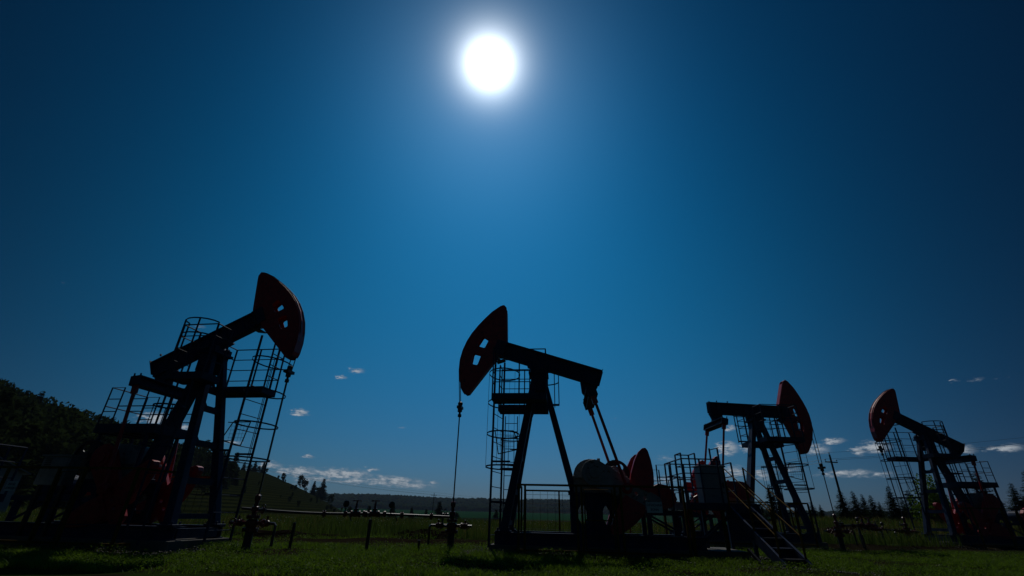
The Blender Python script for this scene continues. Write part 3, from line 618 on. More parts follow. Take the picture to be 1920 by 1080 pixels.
def stake(name, x, y, h, label, lean=0, r=.045, m='black'):
    o = MB().tube([(0, 0, -.3), (lean * .5, 0, h * .5), (lean, 0, h)], r, 8).build(name, m, smooth=True); o.location = (x, y, 0)
    o.data.materials[0] = M[m]; return tag(o, label, 'post')
def ang_at(px, py, Y): pass
stake('pipe_support', -3.60, 13.56, .74, 'thick post holding up the valves of the long flow pipe')
stake('stake', -5.72, 13.9, .62, 'short black stake in grass left of the pipe support post', r=.04)
stake('stake', -2.35, 14.1, .26, 'stubby black stake in weeds right of the pipe support post', r=.035)
o = MB().tube([(0, 0, -.1), (-.16, .5, .34)], .04, 8).build('stake', 'black', smooth=True); o.location = (5.55, 11.1, 0); tag(o, 'short thick black bar leaning on the grass left of the stairs', 'post')
q3 = w2(3, 2.695, 0); q4 = w2(4, 2.695, 0)
pipeline((q3.x + .1, q3.y + .03, .82), (q3.x + 2.9, q3.y + 1.6, .85), 'low flow pipe with valves right of the level-beamed pumpjack', (.62, .8), (.5,), sag=0)
pipeline((q4.x - 2.6, q4.y - .6, .72), (q4.x + .0, q4.y - .02, .62), 'low flow pipe running left from the farthest right wellhead', (.3,), (.45,), sag=0)
stake('pipe_support', q3.x + 1.5, q3.y + .86, .76, 'post under the low pipe right of the level-beamed pumpjack')
stake('pipe_support', q4.x - 1.6, q4.y - .38, .62, 'post under the low pipe left of the farthest right wellhead')
stake('stake', q3.x + .75, q3.y - .3, .5, 'thin stake beside the wellhead in front of the spruces', r=.03)

# ---------------------------------------------------------------- guard fences
def fence(k, label, y, x0, x1, h=1.62, posts=(), panels=(), far=True, sign=None):
    root = tag(empty('guard_fence', w2(k, 0, 0), PJ[k - 1][2]), label, 'fence', 'yellow guard fences round the pumpjacks'); s = 1 if y > 0 else -1
    mb = MB(); mb.bar((x0, y, h), (x1, y, h), .05, .05); mb.bar((x0, y, .12), (x1, y, .12), .05, .05)
    e = .95 * s
    mb.bar((x0, y - .03 * s, h), (x0, e * .2, h), .05, .05); mb.bar((x0, y - .03 * s, .12), (x0, e * .2, .12), .05, .05)
    mb.build('rail', 'yellow', root)
    for x in posts: MB().bar((x, y, -.05), (x, y, h - .026), .055, .055).build('post', 'yellow', root)
    MB().bar((x0, e * .2, -.05), (x0, e * .2, h - .026), .05, .05).build('post', 'yellow', root)
    for a, b2 in panels:
        mb = MB(); mb.tube([(a, y, .18), (a, y, h - .09), (b2, y, h - .09), (b2, y, .18)], .02, 6, close=True); mb.cyl((a, y, .84), (b2, y, .84), .016, 6)
        mb.build('gate_frame', 'yellow', root)
    if far:
        yf = -y * .93; mb = MB(); mb.bar((x0, yf, h), (x1, yf, h), .05, .05); mb.bar((x0, yf, .12), (x1, yf, .12), .04, .04); mb.build('rail', 'yellow', root)
        n = 5
        for i in range(n): x = x0 + (x1 - x0) * i / (n - 1); MB().bar((x, yf, -.05), (x, yf, h - .026), .05, .05).build('post', 'yellow', root)
        mb = MB(); x = x0
        while (x > x1 if x1 < x0 else x < x1): mb.cyl((x, yf, .15), (x, yf, h - .03), .005, 4); x += -.24 if x1 < x0 else .24
        z = .3
        while z < h - .05: mb.cyl((x0, yf, z), (x1, yf, z), .005, 4); z += .13 if z > 1.0 else .24
        mb.build('wire_mesh', 'black', root)
    return root
f2 = fence(2, 'yellow guard fence with gates along the front of the central pumpjack', 1.55, .62, -3.75, 1.66, posts=(.58, .42, -.95, -1.08, -1.95, -2.1, -3.7), panels=((-1.15, -1.88),))
f1 = fence(1, 'yellow guard fence across the front of the far left pumpjack', -1.5, .42, -5.2, 1.74, posts=(.42, -1.05, -1.8, -3.3, -5.1), panels=((-1.15, -1.72),))
f4 = fence(4, 'yellow guard fence across the front of the farthest right pumpjack', 1.5, .42, -4.6, 1.70, posts=(.42, -1.05, -1.8, -3.3, -4.5), panels=((-1.15, -1.72),))
f3 = fence(3, 'yellow guard fence round the level-beamed pumpjack', -1.5, .7, -4.2, 1.6, posts=(.7, -.5, -1.7, -2.9, -4.1))
def text_mesh(name, txt, size, parent, loc, rz, m='ink'):
    c = bpy.data.curves.new(name, 'FONT'); c.body = txt; c.size = size; c.align_x = 'CENTER'; c.align_y = 'CENTER'; c.extrude = .001; c.resolution_u = 3; c.offset = size * .02
    t = bpy.data.objects.new(name + '_tmp', c); COL.objects.link(t); bpy.context.view_layer.update()
    me = bpy.data.meshes.new_from_object(t.evaluated_get(bpy.context.evaluated_depsgraph_get())); bpy.data.objects.remove(t); bpy.data.curves.remove(c)
    me.materials.clear(); me.materials.append(M[m]); o = bpy.data.objects.new(name, me); COL.objects.link(o); o.parent = parent; o.location = loc; o.rotation_euler = (math.pi / 2, 0, rz); return o
def sign(k, x, y, z, w, h, lines, label, tilt=0):
    root = tag(empty('warning_sign', w2(k, x, y, z), PJ[k - 1][2]), label, 'sign'); s = 1 if y > 0 else -1
    MB().box(-w / 2, w / 2, -.004, .004, -h / 2, h / 2).build('plate', 'sign', root)
    for i, t in enumerate(lines): text_mesh('lettering', t, h * .30, root, (0, s * .006, h * (.2 - .42 * i)), math.pi if s > 0 else 0)
    return root
sign(2, -2.93, 1.59, 1.17, .40, .25, ('ОПАСНАЯ', 'ЗОНА'), 'small pale two-line warning sign on the central yellow fence')
sign(1, -2.95, -1.54, 1.30, .30, .22, ('ВХОД', 'ЗАПРЕЩЕН'), 'small pale warning sign on the far left yellow fence')

# ---------------------------------------------------------------- raised platform with cabinet and stairs
pr = tag(empty('control_platform', (4.78, 13.35, 0), 0), 'dark raised platform with stairs and railings between the two middle pumpjacks', 'platform')
mb = MB(); grating(mb, 0, 1.75, 0, 1.5, 1.22, .16); mb.build('deck', 'blue', pr)
for x in (.08, .95, 1.66):
    for y in (.08, 1.42): MB().bar((x, y, -.05), (x, y, 1.155), .08, .08).build('leg', 'yellow' if y < 1 and x < 1 else 'blue', pr)
mb = MB()
railing([(0.02, 1.48), (0.02, .02), (1.0, .02)], 1.3, 1.12, mb, mids=2, step=.55); railing([(1.72, .75), (1.72, 1.48), (.02, 1.48)], 1.3, 1.12, mb, mids=2, step=.6)
railing([(0.55, 1.49), (.55, 2.0), (.98, 2.0), (.98, 1.49)], 1.3, 1.45, mb, mids=3, step=.5)
for x in (1.45, 1.70): mb.bar((x, 1.45, 1.3), (x, 1.45, 2.9), .04, .04)
for i in range(4): mb.cyl((1.45, 1.45, 1.62 + i * .3), (1.70, 1.45, 1.62 + i * .3), .014, 6)
mb.cyl((1.45, 1.45, 2.85), (1.75, 1.45, 2.93), .014, 6)
mb.build('railing', 'blue', pr)
# stairs run down towards the camera and to the right
sv = Vector((-.03, -2.25, 0)); s0 = Vector((1.40, -.02, 0)); sd = sv.normalized(); sp = Vector((-sd.y, sd.x, 0)) * .27
mb = MB()
for s in (-1, 1): mb.bar(s0 + sp * s + Vector((0, 0, 1.15)), s0 + sv + sp * s + Vector((0, 0, .0)), .05, .24)
mb.build('stair_stringer', 'blue', pr)
mb = MB(); mb.bar(s0 + Vector((0, 0, 1.08)), s0 + sv + Vector((0, 0, -.06)), .48, .015); mb.build('soffit_plate', 'blue', pr)
for i in range(6):
    t = (i + .6) / 6.4; c = s0 + sv * t + Vector((0, 0, 1.2 * (1 - t) + .03)); MB().bar(c - sp * .92, c + sp * .92, .26, .03).build('tread', 'steel' if i % 2 else 'blue', pr)
for s in (-1, 1):
    mb = MB(); a = s0 + sp * s; b = s0 + sv * .93 + sp * s; up = Vector((0, 0, 1))
    for hh in (1.0, .55): mb.cyl(a + up * (1.2 + hh), b + up * (.08 + hh), .014, 8)
    for t in (0, .5, .93): q = s0 + sv * t + sp * s; mb.cyl(q + up * (1.15 * (1 - t)), q + up * (1.2 * (1 - t) + 1.0 + .02), .024, 8)
    mb.build('handrail', 'yellow', pr)
mb = MB(); mb.bar((1.3, .1, 1.14), (0.1, .3, .15), .06, .06); mb.bar((1.22, .2, 1.1), (0.1, .5, .2), .04, .04); mb.build('brace', 'blue', pr)
cb = tag(empty('control_cabinet', (5.42, 13.70, 1.237), R(3)), 'large pale grey control cabinet standing on the raised platform', 'cabinet')
MB().box(0, .70, 0, .42, .03, 1.02).build('body', 'cabinet', cb, bevel=.012)
mb = MB(); mb.box(-.03, .73, -.04, .45, 1.022, 1.06); mb.build('roof', 'cabinet', cb, bevel=.01)
MB().box(.06, .64, -.022, -.001, .10, .96).build('door', 'cabinet', cb, bevel=.004)
mb = MB(); mb.box(.56, .59, -.05, -.023, .48, .62); mb.build('handle', 'black', cb)
mb = MB(); [mb.box(x, x + .06, 0.02, .4, 0, .029) for x in (0.02, .62)]; mb.build('foot', 'black', cb)

# cabinets and shed at the far left
for (x, y, w, h, lb, rzz) in ((-2.88, -.98, .82, .68, 'pale switch cabinet behind the far left yellow fence', 0), ):
    c = tag(empty('switch_cabinet', w2(1, x, y, 1.36), PJ[0][2]), lb, 'cabinet')
    MB().box(0, w, -.15, .15, .0, h).build('body', 'cabinet', c, bevel=.01); mb = MB(); mb.box(-.03, w + .03, -.2, .2, h + .002, h + .04); mb.build('roof', 'cabinet', c)
    MB().box(.05, w - .05, -.17, -.151, .08, h - .06).build('door', 'cabinet', c); mb = MB()
    for i in range(5): mb.box(.12, .30, -.185, -.171, h * .62 + i * .045, h * .62 + i * .045 + .02)
    mb.build('vent_louvre', 'black', c); mb = MB(); [mb.bar((a, 0, -1.4), (a, 0, -.002), .08, .08) for a in (.06, w - .06)]; mb.build('leg', 'black', c)
ap = tag(empty('access_platform', w2(1, -5.1, -1.0, 0), PJ[0][2]), 'dark access platform with railings at the left edge', 'platform')
mb = MB(); grating(mb, -2.2, .6, -.5, .6, 1.0, .2); mb.build('deck', 'blue', ap)
for x in (-2.1, -.8, .5):
    for y in (-.42, .52): MB().bar((x, y, -.05), (x, y, .935), .09, .09).build('leg', 'blue', ap)
mb = MB(); railing([(-2.18, -.48), (.58, -.48), (.58, .58)], 1.14, 1.2, mb, step=1.1); railing([(-2.18, .58), (.0, .58)], 1.14, 1.2, mb, step=1.1); mb.build('railing', 'blue', ap)
mb = MB()
for a, b2 in ((-2.1, -.8), (-.8, .5)): mb.bar((a, -.42, .1), (b2, -.42, .92), .07, .05); mb.bar((a, -.36, .92), (b2, -.36, .1), .07, .05)
mb.build('brace', 'blue', ap)
ap4 = tag(empty('control_platform', w2(4, -4.3, 1.0, 0), PJ[3][2]), 'dark access platform at the right edge behind the guard fence', 'platform')
mb = MB(); grating(mb, -2.4, .4, -.6, .5, 1.0, .2); mb.build('deck', 'blue', ap4)
for x in (-2.2, -.9, .3):
    for y in (-.5, .42): MB().bar((x, y, -.05), (x, y, .935), .09, .09).build('leg', 'blue', ap4)
mb = MB(); railing([(-2.38, .48), (.38, .48), (.38, -.58)], 1.14, 1.2, mb, step=1.1); mb.build('railing', 'blue', ap4)
def shed(loc, rz, w, l, h, label):
    r = tag(empty('shed', loc, rz), label, 'shed'); MB().box(-w / 2, w / 2, -l / 2, l / 2, -.5, h).build('wall', 'wall', r)
    mb = MB()
    for s in (-1, 1): mb.plate([[(0, h + w * .22), (w / 2 + .3, h - .05), (w / 2 + .3, h + .02), (0, h + w * .22 + .07)]], lambda u, v: (s * u, -l / 2 - .3, v), lambda u, v: (s * u, l / 2 + .3, v))
    mb.build('roof', 'roof', r); mb = MB(); mb.plate([[(-w / 2, h), (w / 2, h), (0, h + w * .21)]], lambda u, v: (u, -l / 2 + .01, v), lambda u, v: (u, l / 2 - .01, v)); mb.build('gable', 'wall', r)
    MB().box(-.5, .5, -l / 2 - .03, -l / 2 - .001, 0, 2.0).build('door', 'black', r)
shed((-38.5, 33, gz(-38.5, 33) + .2), R(75), 5, 9, 2.6, 'low shed with pale metal roof at the left edge below the wooded hill')
shed((60, 52, gz(60, 52)), R(80), 4, 8, 2.0, 'low shed with pale metal roof at the right edge')

# ---------------------------------------------------------------- utility poles and wires
def pole(loc, h, label, arm=1.3, arz=0, lean=0):
    r = tag(empty('utility_pole', loc, arz), label, 'pole', 'utility poles'); MB().cyl((0, 0, -.5), (lean, 0, h), .15, 10, .10).build('pole', 'wood', r, smooth=True)
    MB().box(lean - arm / 2, lean + arm / 2, -.05, .05, h - .95, h - .83).build('crossarm', 'wood', r)
    for x, z in ((-arm / 2 + .06, h - .829), (arm / 2 - .06, h - .829), (0, h + .001)): MB().lathe((lean + x, 0, z), [(0, .02), (.1, .02), (.11, .06), (.18, .07), (.22, .05), (.26, .03)], n=8).build('insulator', 'porcelain', r)
    return [Vector((loc[0] + math.cos(arz) * (lean + x), loc[1] + math.sin(arz) * (lean + x), loc[2] + z)) for x, z in ((-arm / 2 + .06, h - .57), (arm / 2 - .06, h - .57), (0, h + .26))]
def wire(A, Bq, sag, label, r=.012):
    A = Vector(A); Bq = Vector(Bq); d = Bq - A; o = MB().tube([d * t + Vector((0, 0, -4 * sag * t * (1 - t))) for t in [i / 16 for i in range(17)]], r, 4).build('power_line', 'cable'); o.location = A
    tag(o, label, 'wire', 'overhead wires')
p1 = pole((40.3, 60, gz(40.3, 60)), 8.6 - gz(40.3, 60) + .9 - .9, 'tall leaning utility pole in front of the spruces', 1.9, R(15))
p2 = pole((95, 70, 2.2), 13.2, 'utility pole outside the right edge carrying the overhead wires', 1.9, R(15))
p3 = pole((-29.2, 200, gz(-29.2, 200)), 8.4 - gz(-29.2, 200), 'small distant utility pole in the valley between the two pumpjacks', 2.2, R(5))
p4 = pole((75, 260, gz(75, 260)), 8.0 - gz(75, 260), 'distant utility pole hidden behind the middle pumpjacks', 2.2, R(5))
p5 = pole((-120, 190, gz(-120, 190)), 7.5, 'distant utility pole hidden behind the grassy hill', 2.2, R(5))
for i, nm in enumerate(('left end', 'right end', 'top')):
    wire(p1[i], p2[i], .6, f'thin wire at the {nm} insulator right of the tall leaning pole')
    wire(p3[i], p4[i], 2.0, f'faint wire at the {nm} insulator right of the small valley pole', .02)
    wire(p1[i], (p1[i] + Vector((-22, 110, -1))), 1.0, f'faint wire running back from the {nm} insulator of the tall leaning pole', .015)
    wire(p5[i], p3[i], 2.0, f'faint wire at the {nm} insulator left of the small valley pole', .02)

# ---------------------------------------------------------------- trees
def leaf_cloud(mb, c, r, n, size, rg, flat=1.0):
    """n small leaf faces spread through an ellipsoid volume, denser at the shell"""
    for _ in range(n):
        d = rg.normal(size=3); d /= np.linalg.norm(d); q = np.array(c) + d * np.array(r) * (rg.uniform(.45, 1.05))
        a = rg.normal(size=3); a /= np.linalg.norm(a); b = np.cross(a, rg.normal(size=3)); b /= np.linalg.norm(b) + 1e-9; s = size * rg.uniform(.6, 1.4)
        mb.add([q - a * s - b * s * .5, q + a * s - b * s * .6, q + a * s * .4 + b * s], [(0, 1, 2)])
def broadleaf_meshes(seed, n=620, h=9, ls=.36):
    rg = np.random.default_rng(seed); t = MB(); t.tube([(0, 0, -.6), (.1, .05, h * .3), (0, .1, h * .7)], .16, 7, .05)
    for i in range(5): a = rg.uniform(0, 6.28); z = h * rg.uniform(.25, .5); t.tube([(0, 0, z), (math.cos(a) * 1.3, math.sin(a) * 1.3, z + 1.4)], .07, 5, .03)
    c = MB(); k = 11
    for i in range(k):
        z = h * rg.uniform(.16, .92); w = 1.9 * math.sin(min(1, (z / h - .1) * 1.15) * math.pi) ** .6 + .25; a = rg.uniform(0, 6.28); rr = w * rg.uniform(.2, .85)
        leaf_cloud(c, (math.cos(a) * rr, math.sin(a) * rr, z), (rg.uniform(.9, 1.5), rg.uniform(.9, 1.5), rg.uniform(.8, 1.4)), n // k, ls, rg)
    return t, c
def spruce_meshes(seed, h=5, n=1500, w=.30, fat=1.0):
    rg = np.random.default_rng(seed); t = MB(); t.tube([(0, 0, -.5), (0, 0, h * .5), (0, 0, h * .98)], .09, 6, .012); c = MB()
    z = h * .05
    while z < h * .99:
        f = 1 - z / h; nb = max(5, int(7 + 6 * f))
        for i in range(nb):
            a = rg.uniform(0, 6.28); L = h * w * (f ** .85) * rg.uniform(.65, 1.12) + .04; d = np.array((math.cos(a), math.sin(a), 0)); side = np.array((-d[1], d[0], 0))
            m = max(3, int(L * 15))
            for j in range(m):
                u = (j + rg.uniform(.2, 1)) / m; p = d * L * u + np.array((0, 0, z - L * .35 * u + L * .22 * u * u)); s = (.17 + .17 * (1 - u)) * fat * rg.uniform(.7, 1.2) * (.6 + .5 * f)
                q = side * rg.choice((-1, 1)); e = d * .5 + q * .8 + np.array((0, 0, rg.uniform(-.5, .1)))
                c.add([p - d * .02, p + e * s * 1.3, p + d * s + np.array((0, 0, -.25 * s))], [(0, 1, 2)])
        z += h * .021 * (1 + .4 * f)
    c.cyl((0, 0, h * .95), (0, 0, h * 1.02), .018, 4, .004)
    return t, c
def make_tree(name, tm, cm, loc, sc, rz, label, group, leafm='leaf', src=None, cat='tree'):
    if src is None:
        r = empty(name, loc, rz); tm.build('trunk', 'bark', r); cm.build('crown', leafm, r)
    else: r = copy_tree(src); r.location = loc; r.rotation_euler.z = rz
    r.scale = (sc, sc, sc * random.uniform(.9, 1.15)); tag(r, label, cat, group); return r
# wooded hill on the left
srcs = [None] * 4; pts = []
rgt = np.random.default_rng(5)
cand = []
for a in np.arange(-60, -30.5, .62):
    for f in np.arange(.42, 1.12, .038):
        aa = a + rgt.uniform(-.3, .3); ff = f + rgt.uniform(-.02, .02); hd_ = float(np.interp(aa, HA, HD))
        d = hd_ * ff
        if aa > -34 and ff < .75: continue
        cand.append((d, aa))
cand.sort(); cand = [c for c in cand if c[1] > -51]
near = cand[:0]; sky_ = sorted(cand, key=lambda c: -abs(0))  # keep nearest 290 as trees of their own
ind = [c for c in cand if c[0] / np.interp(c[1], HA, HD) > .80][:150] ; rest0 = [c for c in cand if c not in ind]; ind += rest0[:140]; mass = [c for c in rest0[140:]]
for i, (d, a) in enumerate(ind):
    x, y = d * math.sin(R(a)), d * math.cos(R(a)); k = i % 4
    if srcs[k] is None: tm, cm = broadleaf_meshes(20 + k) if k < 3 else spruce_meshes(24, 9.5, w=.30, fat=2.2)
    else: tm = cm = None
    r = make_tree('broadleaf_tree' if k < 3 else 'spruce_tree', tm, cm, (x, y, gz(x, y) - .3), rgt.uniform(.75, 1.2), rgt.uniform(0, 6.28), ('dark broadleaf tree' if k < 3 else 'dark pointed conifer') + ' in the dense wood covering the left hillside', 'trees of the wood on the left hillside', 'leaf' if k % 2 else 'leafd', srcs[k])
    if srcs[k] is None: srcs[k] = r
mv = []; mf = []
proto = []
for k in range(3):
    _, cm = broadleaf_meshes(40 + k, 260); vv = np.array(cm.v); ff_ = np.array(cm.f); vv = vv * [1.0, 1.0, 1.0]; proto.append((vv, ff_))
o_ = 0
for i, (d, a) in enumerate(mass):
    x, y = d * math.sin(R(a)), d * math.cos(R(a)); vv, ff_ = proto[i % 3]; s = rgt.uniform(.8, 1.25); t = rgt.uniform(0, 6.28); c, s2 = math.cos(t), math.sin(t)
    q = vv * s; q = np.stack([q[:, 0] * c - q[:, 1] * s2 + x, q[:, 0] * s2 + q[:, 1] * c + y, q[:, 2] + gz(x, y) - .3], -1); mv.append(q); mf.append(ff_ + o_); o_ += len(q)
if mv: tag(big_mesh('wood', np.concatenate(mv), np.concatenate(mf), 'leafd'), 'dense dark wood filling the left hillside', 'wood')

# single trees and shrubs on the grassy hill and in the valley
ea2 = lambda a, d: (d * math.sin(R(a)), d * math.cos(R(a)))
tsrc = {}
def put(kind, a, d, h, label, group=None, base=9.0):
    x, y = ea2(a, d)
    key = kind
    if key not in tsrc: tm, cm = (broadleaf_meshes(77) if kind == 'broad' else spruce_meshes(78, 5, w=.34, fat=1.5))
    else: tm = cm = None
    hh = 9.0 if kind == 'broad' else 5.0
    r = make_tree('broadleaf_tree' if kind == 'broad' else 'spruce_tree', tm, cm, (x, y, gz(x, y) - .15), h / hh, random.uniform(0, 6), label, group, 'leafd' if kind == 'broad' else 'needle', tsrc.get(key))
    if key not in tsrc: tsrc[key] = r
put('spruce', -32.1, 235, 14, 'tall dark conifer seen between the front legs of the far left pumpjack')
put('broad', -30.6, 240, 9, 'round dark tree right of the conifer between the left pumpjack legs')
for i, (a, h) in enumerate(((-28.9, 6), (-28.3, 7), (-27.8, 6), (-27.3, 7.5), (-26.9, 6), (-26.5, 7))): put('spruce' if i % 2 else 'broad', a, 336, h, ('leftmost', 'second', 'third', 'fourth', 'fifth', 'rightmost')[i] + ' dark tree of the short row on top of the grassy hill', 'trees in the row on top of the grassy hill')
put('broad', -22.6, 372, 9, 'bushy tree on the falling skyline of the grassy hill'); put('broad', -22.1, 374, 8.5, 'second bushy tree on the falling skyline, touching the first')
put('spruce', -21.2, 378, 9, 'narrow small conifer on the hill skyline left of the largest one'); put('spruce', -20.3, 380, 14, 'largest pointed conifer at the lower right end of the hill skyline')
put('broad', -20.7, 384, 8, 'low bush at the foot of the largest skyline conifer')
put('broad', -24.4, 300, 5, 'small lone bush on the terraced slope'); put('broad', -19.3, 330, 8, 'dark bush low on the terraced slope near its right end')
hb = np.random.default_rng(8)
for i in range(52): put('spruce' if hb.uniform() < .3 else 'broad', hb.uniform(-36.5, -29.3), hb.uniform(150, 262), hb.uniform(6, 10), 'dark tree on the lower hill slope behind the left pumpjack legs', 'trees on the lower hill slope behind the left pumpjack')
for i in range(30): put('broad', hb.uniform(-30, -17.5), hb.uniform(170, 330), hb.uniform(1.2, 3.2), 'small dark bush dotted over the terraced slope', 'bushes dotted over the terraced slope')
put('broad', -31.5, 190, 7, 'dark thicket behind the front legs of the left pumpjack'); put('broad', -30.2, 180, 6, 'dark bushy tree behind the ladder foot of the left pumpjack'); put('spruce', -29.2, 200, 9, 'dark conifer behind the ladder foot of the left pumpjack')
for a, d, h, lb in ((-15.2, 150, 5.4, 'young conifer left of the pipe gauge'), (-12.7, 160, 6, 'young conifer behind the left valve handwheel'), (-10.6, 170, 5.2, 'small young conifer between the two valve handwheels'), (-7.6, 150, 7.6, 'tallest conifer in the valley left of the small pole'), (-9.0, 165, 5.2, 'thin conifer beside the tallest valley conifer'), (2.0, 180, 5, 'small conifer behind the ladder of the central pumpjack'), (-1.2, 160, 6, 'young conifer just right of the central wellhead')): put('spruce', a, d, h, lb)
put('broad', -5.6, 190, 5, 'round bush at the foot of the small valley pole'); put('broad', -13.9, 140, 3.4, 'pale young bush left of the flow pipe valves'); put('broad', -17.2, 200, 5, 'low dark bush at the right foot of the terraced hill')
# spruces on the right bank
SP = [(1520, 938, 52), (1536, 944, 50), (1572, 915, 46), (1596, 918, 45), (1614, 924, 47), (1630, 926, 46), (1663, 908, 44), (1646, 938, 52), (1700, 916, 45), (1688, 930, 50), (1728, 935, 52), (1745, 905, 46), (1765, 920, 47), (1825, 880, 48), (1892, 903, 50), (1918, 880, 52), (1440, 905, 54), (1458, 925, 56), (1424, 935, 60), (1490, 935, 58)]
LB = ['short spruce just right of the level-beamed pumpjack ladder', 'small spruce between the ladder and the wellhead rod', 'spruce immediately left of the tall leaning pole', 'dense spruce immediately right of the tall leaning pole', 'slim spruce third right of the tall leaning pole', 'spruce with broad skirt in the middle of the right row', 'tallest spruce left of the farthest right pumpjack ladder', 'stunted spruce between the row and the tallest spruce', 'spruce seen through the ladder of the farthest right pumpjack', 'low spruce behind the ladder foot of the farthest right pumpjack', 'spruce between the front legs of the farthest right pumpjack', 'tall spruce behind the post of the farthest right pumpjack', 'spruce behind the rear leg of the farthest right pumpjack', 'spruce seen through the rear railings of the farthest right pumpjack', 'lone spruce near the right edge', 'spruce cut by the right edge of the photo', 'spruce seen between the legs of the level-beamed pumpjack', 'shorter spruce seen behind the front leg of the level-beamed pumpjack', 'small spruce behind the rear leg of the level-beamed pumpjack', 'small spruce behind the ladder rungs of the level-beamed pumpjack']
cP, sP, cR, sR = math.cos(R(PITCH)), math.sin(R(PITCH)), math.cos(R(ROLL)), math.sin(R(ROLL))
def pray(px, py):
    a, b = (px - 960) / 853.33, -(py - 540) / 853.33; a, b = cR * a + sR * b, -sR * a + cR * b
    return Vector((a, cP - b * sP, sP + b * cP))
sps = []
for i, ((px, py, Y), lb) in enumerate(zip(SP, LB)):
    v = pray(px, py); v = v * (Y / v.y); x, y, z = v.x, v.y, v.z + CAMH; g = gz(x, y); h = z - g; k = i % 3
    if len(sps) <= k: tm, cm = spruce_meshes(100 + k, 5, w=(.42, .36, .46)[k]); src = None
    else: src = sps[k]; tm = cm = None
    r = make_tree('spruce_tree', tm, cm, (x, y, g - .05), 1, random.uniform(0, 6), lb, 'spruces on the right bank', 'needle', src); s = h / 5.05; r.scale = (s, s, s)
    if src is None: sps.append(r)
# leafy bush behind the right pumpjack
tm, cm = broadleaf_meshes(55, 3000, 4, .13); v = pray(1737, 905); v = v * (40 / v.y)
make_tree('broadleaf_tree', tm, cm, (v.x, v.y, gz(v.x, v.y)), .72, 0, 'light green leafy tree behind the front legs of the farthest right pumpjack', None, 'shrub')

# far wooded ridge
rg = np.random.default_rng(3); N = 5200; a = np.radians(rg.uniform(-24, 46, N)); d = 1010 + 720 * rg.uniform(0, 1, N) ** .8; x = d * np.sin(a); y = d * np.cos(a); z = ground(x, y)
ico = bmesh.new(); bmesh.ops.create_icosphere(ico, subdivisions=1, radius=1); iv = np.array([v.co[:] for v in ico.verts]); jf = np.array([[v.index for v in f.verts] for f in ico.faces]); ico.free()
sc = rg.uniform(4.5, 8.5, N); V = iv[None] * (1 + rg.uniform(-.22, .22, (N, len(iv), 1))) * np.stack([sc * 1.25, sc * 1.25, sc], -1)[:, None] + np.stack([x, y, z + sc * .35], -1)[:, None]
Fm = jf[None] + (np.arange(N) * len(iv))[:, None, None]
tag(big_mesh('far_forest', V.reshape(-1, 3), Fm.reshape(-1, 3), 'ridge'), 'far wooded ridge along the horizon', 'forest')

# ---------------------------------------------------------------- grass
foot = [(k, -5.4 if k == 2 else -4.8, 1.45, -1.08, 1.08) for k in (1, 2, 3, 4)]
def inside(x, y, m=0.0):
    r = np.zeros(len(x), bool)
    for k, x0, x1, y0, y1 in foot:
        _, (X, Y), an, *_q = PJ[k - 1]; c, s = math.cos(an), math.sin(an); dx, dy = x - X, y - Y; lx = c * dx + s * dy; ly = -s * dx + c * dy
        r |= (lx > x0 - m) & (lx < x1 + m) & (ly > y0 - m) & (ly < y1 + m)
    return r
def vnoise(x, y, s, seed=0):
    return np.array([noise.noise((a * s + seed, b * s, seed)) for a, b in zip(x, y)])
def blades(name, x, y, h, w, m, label, cat, lean=.45):
    n = len(x); z = ground(x, y) - .01; t = rng.uniform(0, 6.28, n); ct, st = np.cos(t), np.sin(t); l = rng.normal(0, lean, n) * h; l2 = rng.normal(0, lean * .6, n) * h
    P0 = np.stack([x - ct * w, y - st * w, z], -1); P1 = np.stack([x + ct * w, y + st * w, z], -1)
    mx_ = x - st * l * .4 + ct * l2 * .3; my_ = y + ct * l * .4 + st * l2 * .3
    P2 = np.stack([mx_ + ct * w * .8, my_ + st * w * .8, z + h * .55], -1); P3 = np.stack([mx_ - ct * w * .8, my_ - st * w * .8, z + h * .55], -1)
    P4 = np.stack([x - st * l + ct * l2, y + ct * l + st * l2, z + h], -1)
    V = np.stack([P0, P1, P2, P3, P4], 1).reshape(-1, 3); b = np.arange(n)[:, None] * 5
    F = np.concatenate([b + [0, 1, 2], b + [0, 2, 3], b + [3, 2, 4]], 0)
    return tag(big_mesh(name, V, F, m), label, cat)
def scatter(n, y0, y1, sl0=-.98, sl1=.98, pw=1.0):
    y = y0 + (y1 - y0) * rng.uniform(0, 1, n) ** pw; x = rng.uniform(-1, 1, n) * (y * 1.02 + 1.5); return x, y
x, y = scatter(360000, 8.2, 18.5)
dn = vnoise(x, y, .45); d2 = vnoise(x, y, 2.6, 30); tr = np.abs(y - .25 * x - 18.3)
k = (~inside(x, y, .12)) & (rng.uniform(0, 1, len(x)) < np.clip(.5 + dn * 2.0 + d2 * 1.6, .03, 1)) & (tr > .9 + dn) & ~((x > 11) & (y < 9.8 + .12 * (x - 11)) & (rng.uniform(0, 1, len(x)) < .9)) ; near_slab = inside(x, y, .75) & (rng.uniform(0, 1, len(x)) < .75); k &= ~near_slab
x, y = x[k], y[k]; dn = dn[k] + .7 * d2[k]
blades('grass', x, y, rng.uniform(.03, .09, len(x)) * (1 + 1.3 * np.clip(dn + .15, 0, 1)), rng.uniform(.003, .008, len(x)), 'grass', 'short bright green grass in the foreground', 'grass', .9)
x, y = scatter(150000, 8.2, 19.0); dn = vnoise(x, y, .8, 5); d2 = vnoise(x, y, 3.0, 12); k = (~inside(x, y, .1)) & (dn + .8 * d2 > .02) & (np.abs(y - .25 * x - 18.3) > .6) & ~((x > 11) & (y < 9.8 + .12 * (x - 11)) & (rng.uniform(0, 1, len(x)) < .85)); x, y = x[k], y[k]; n = len(x)
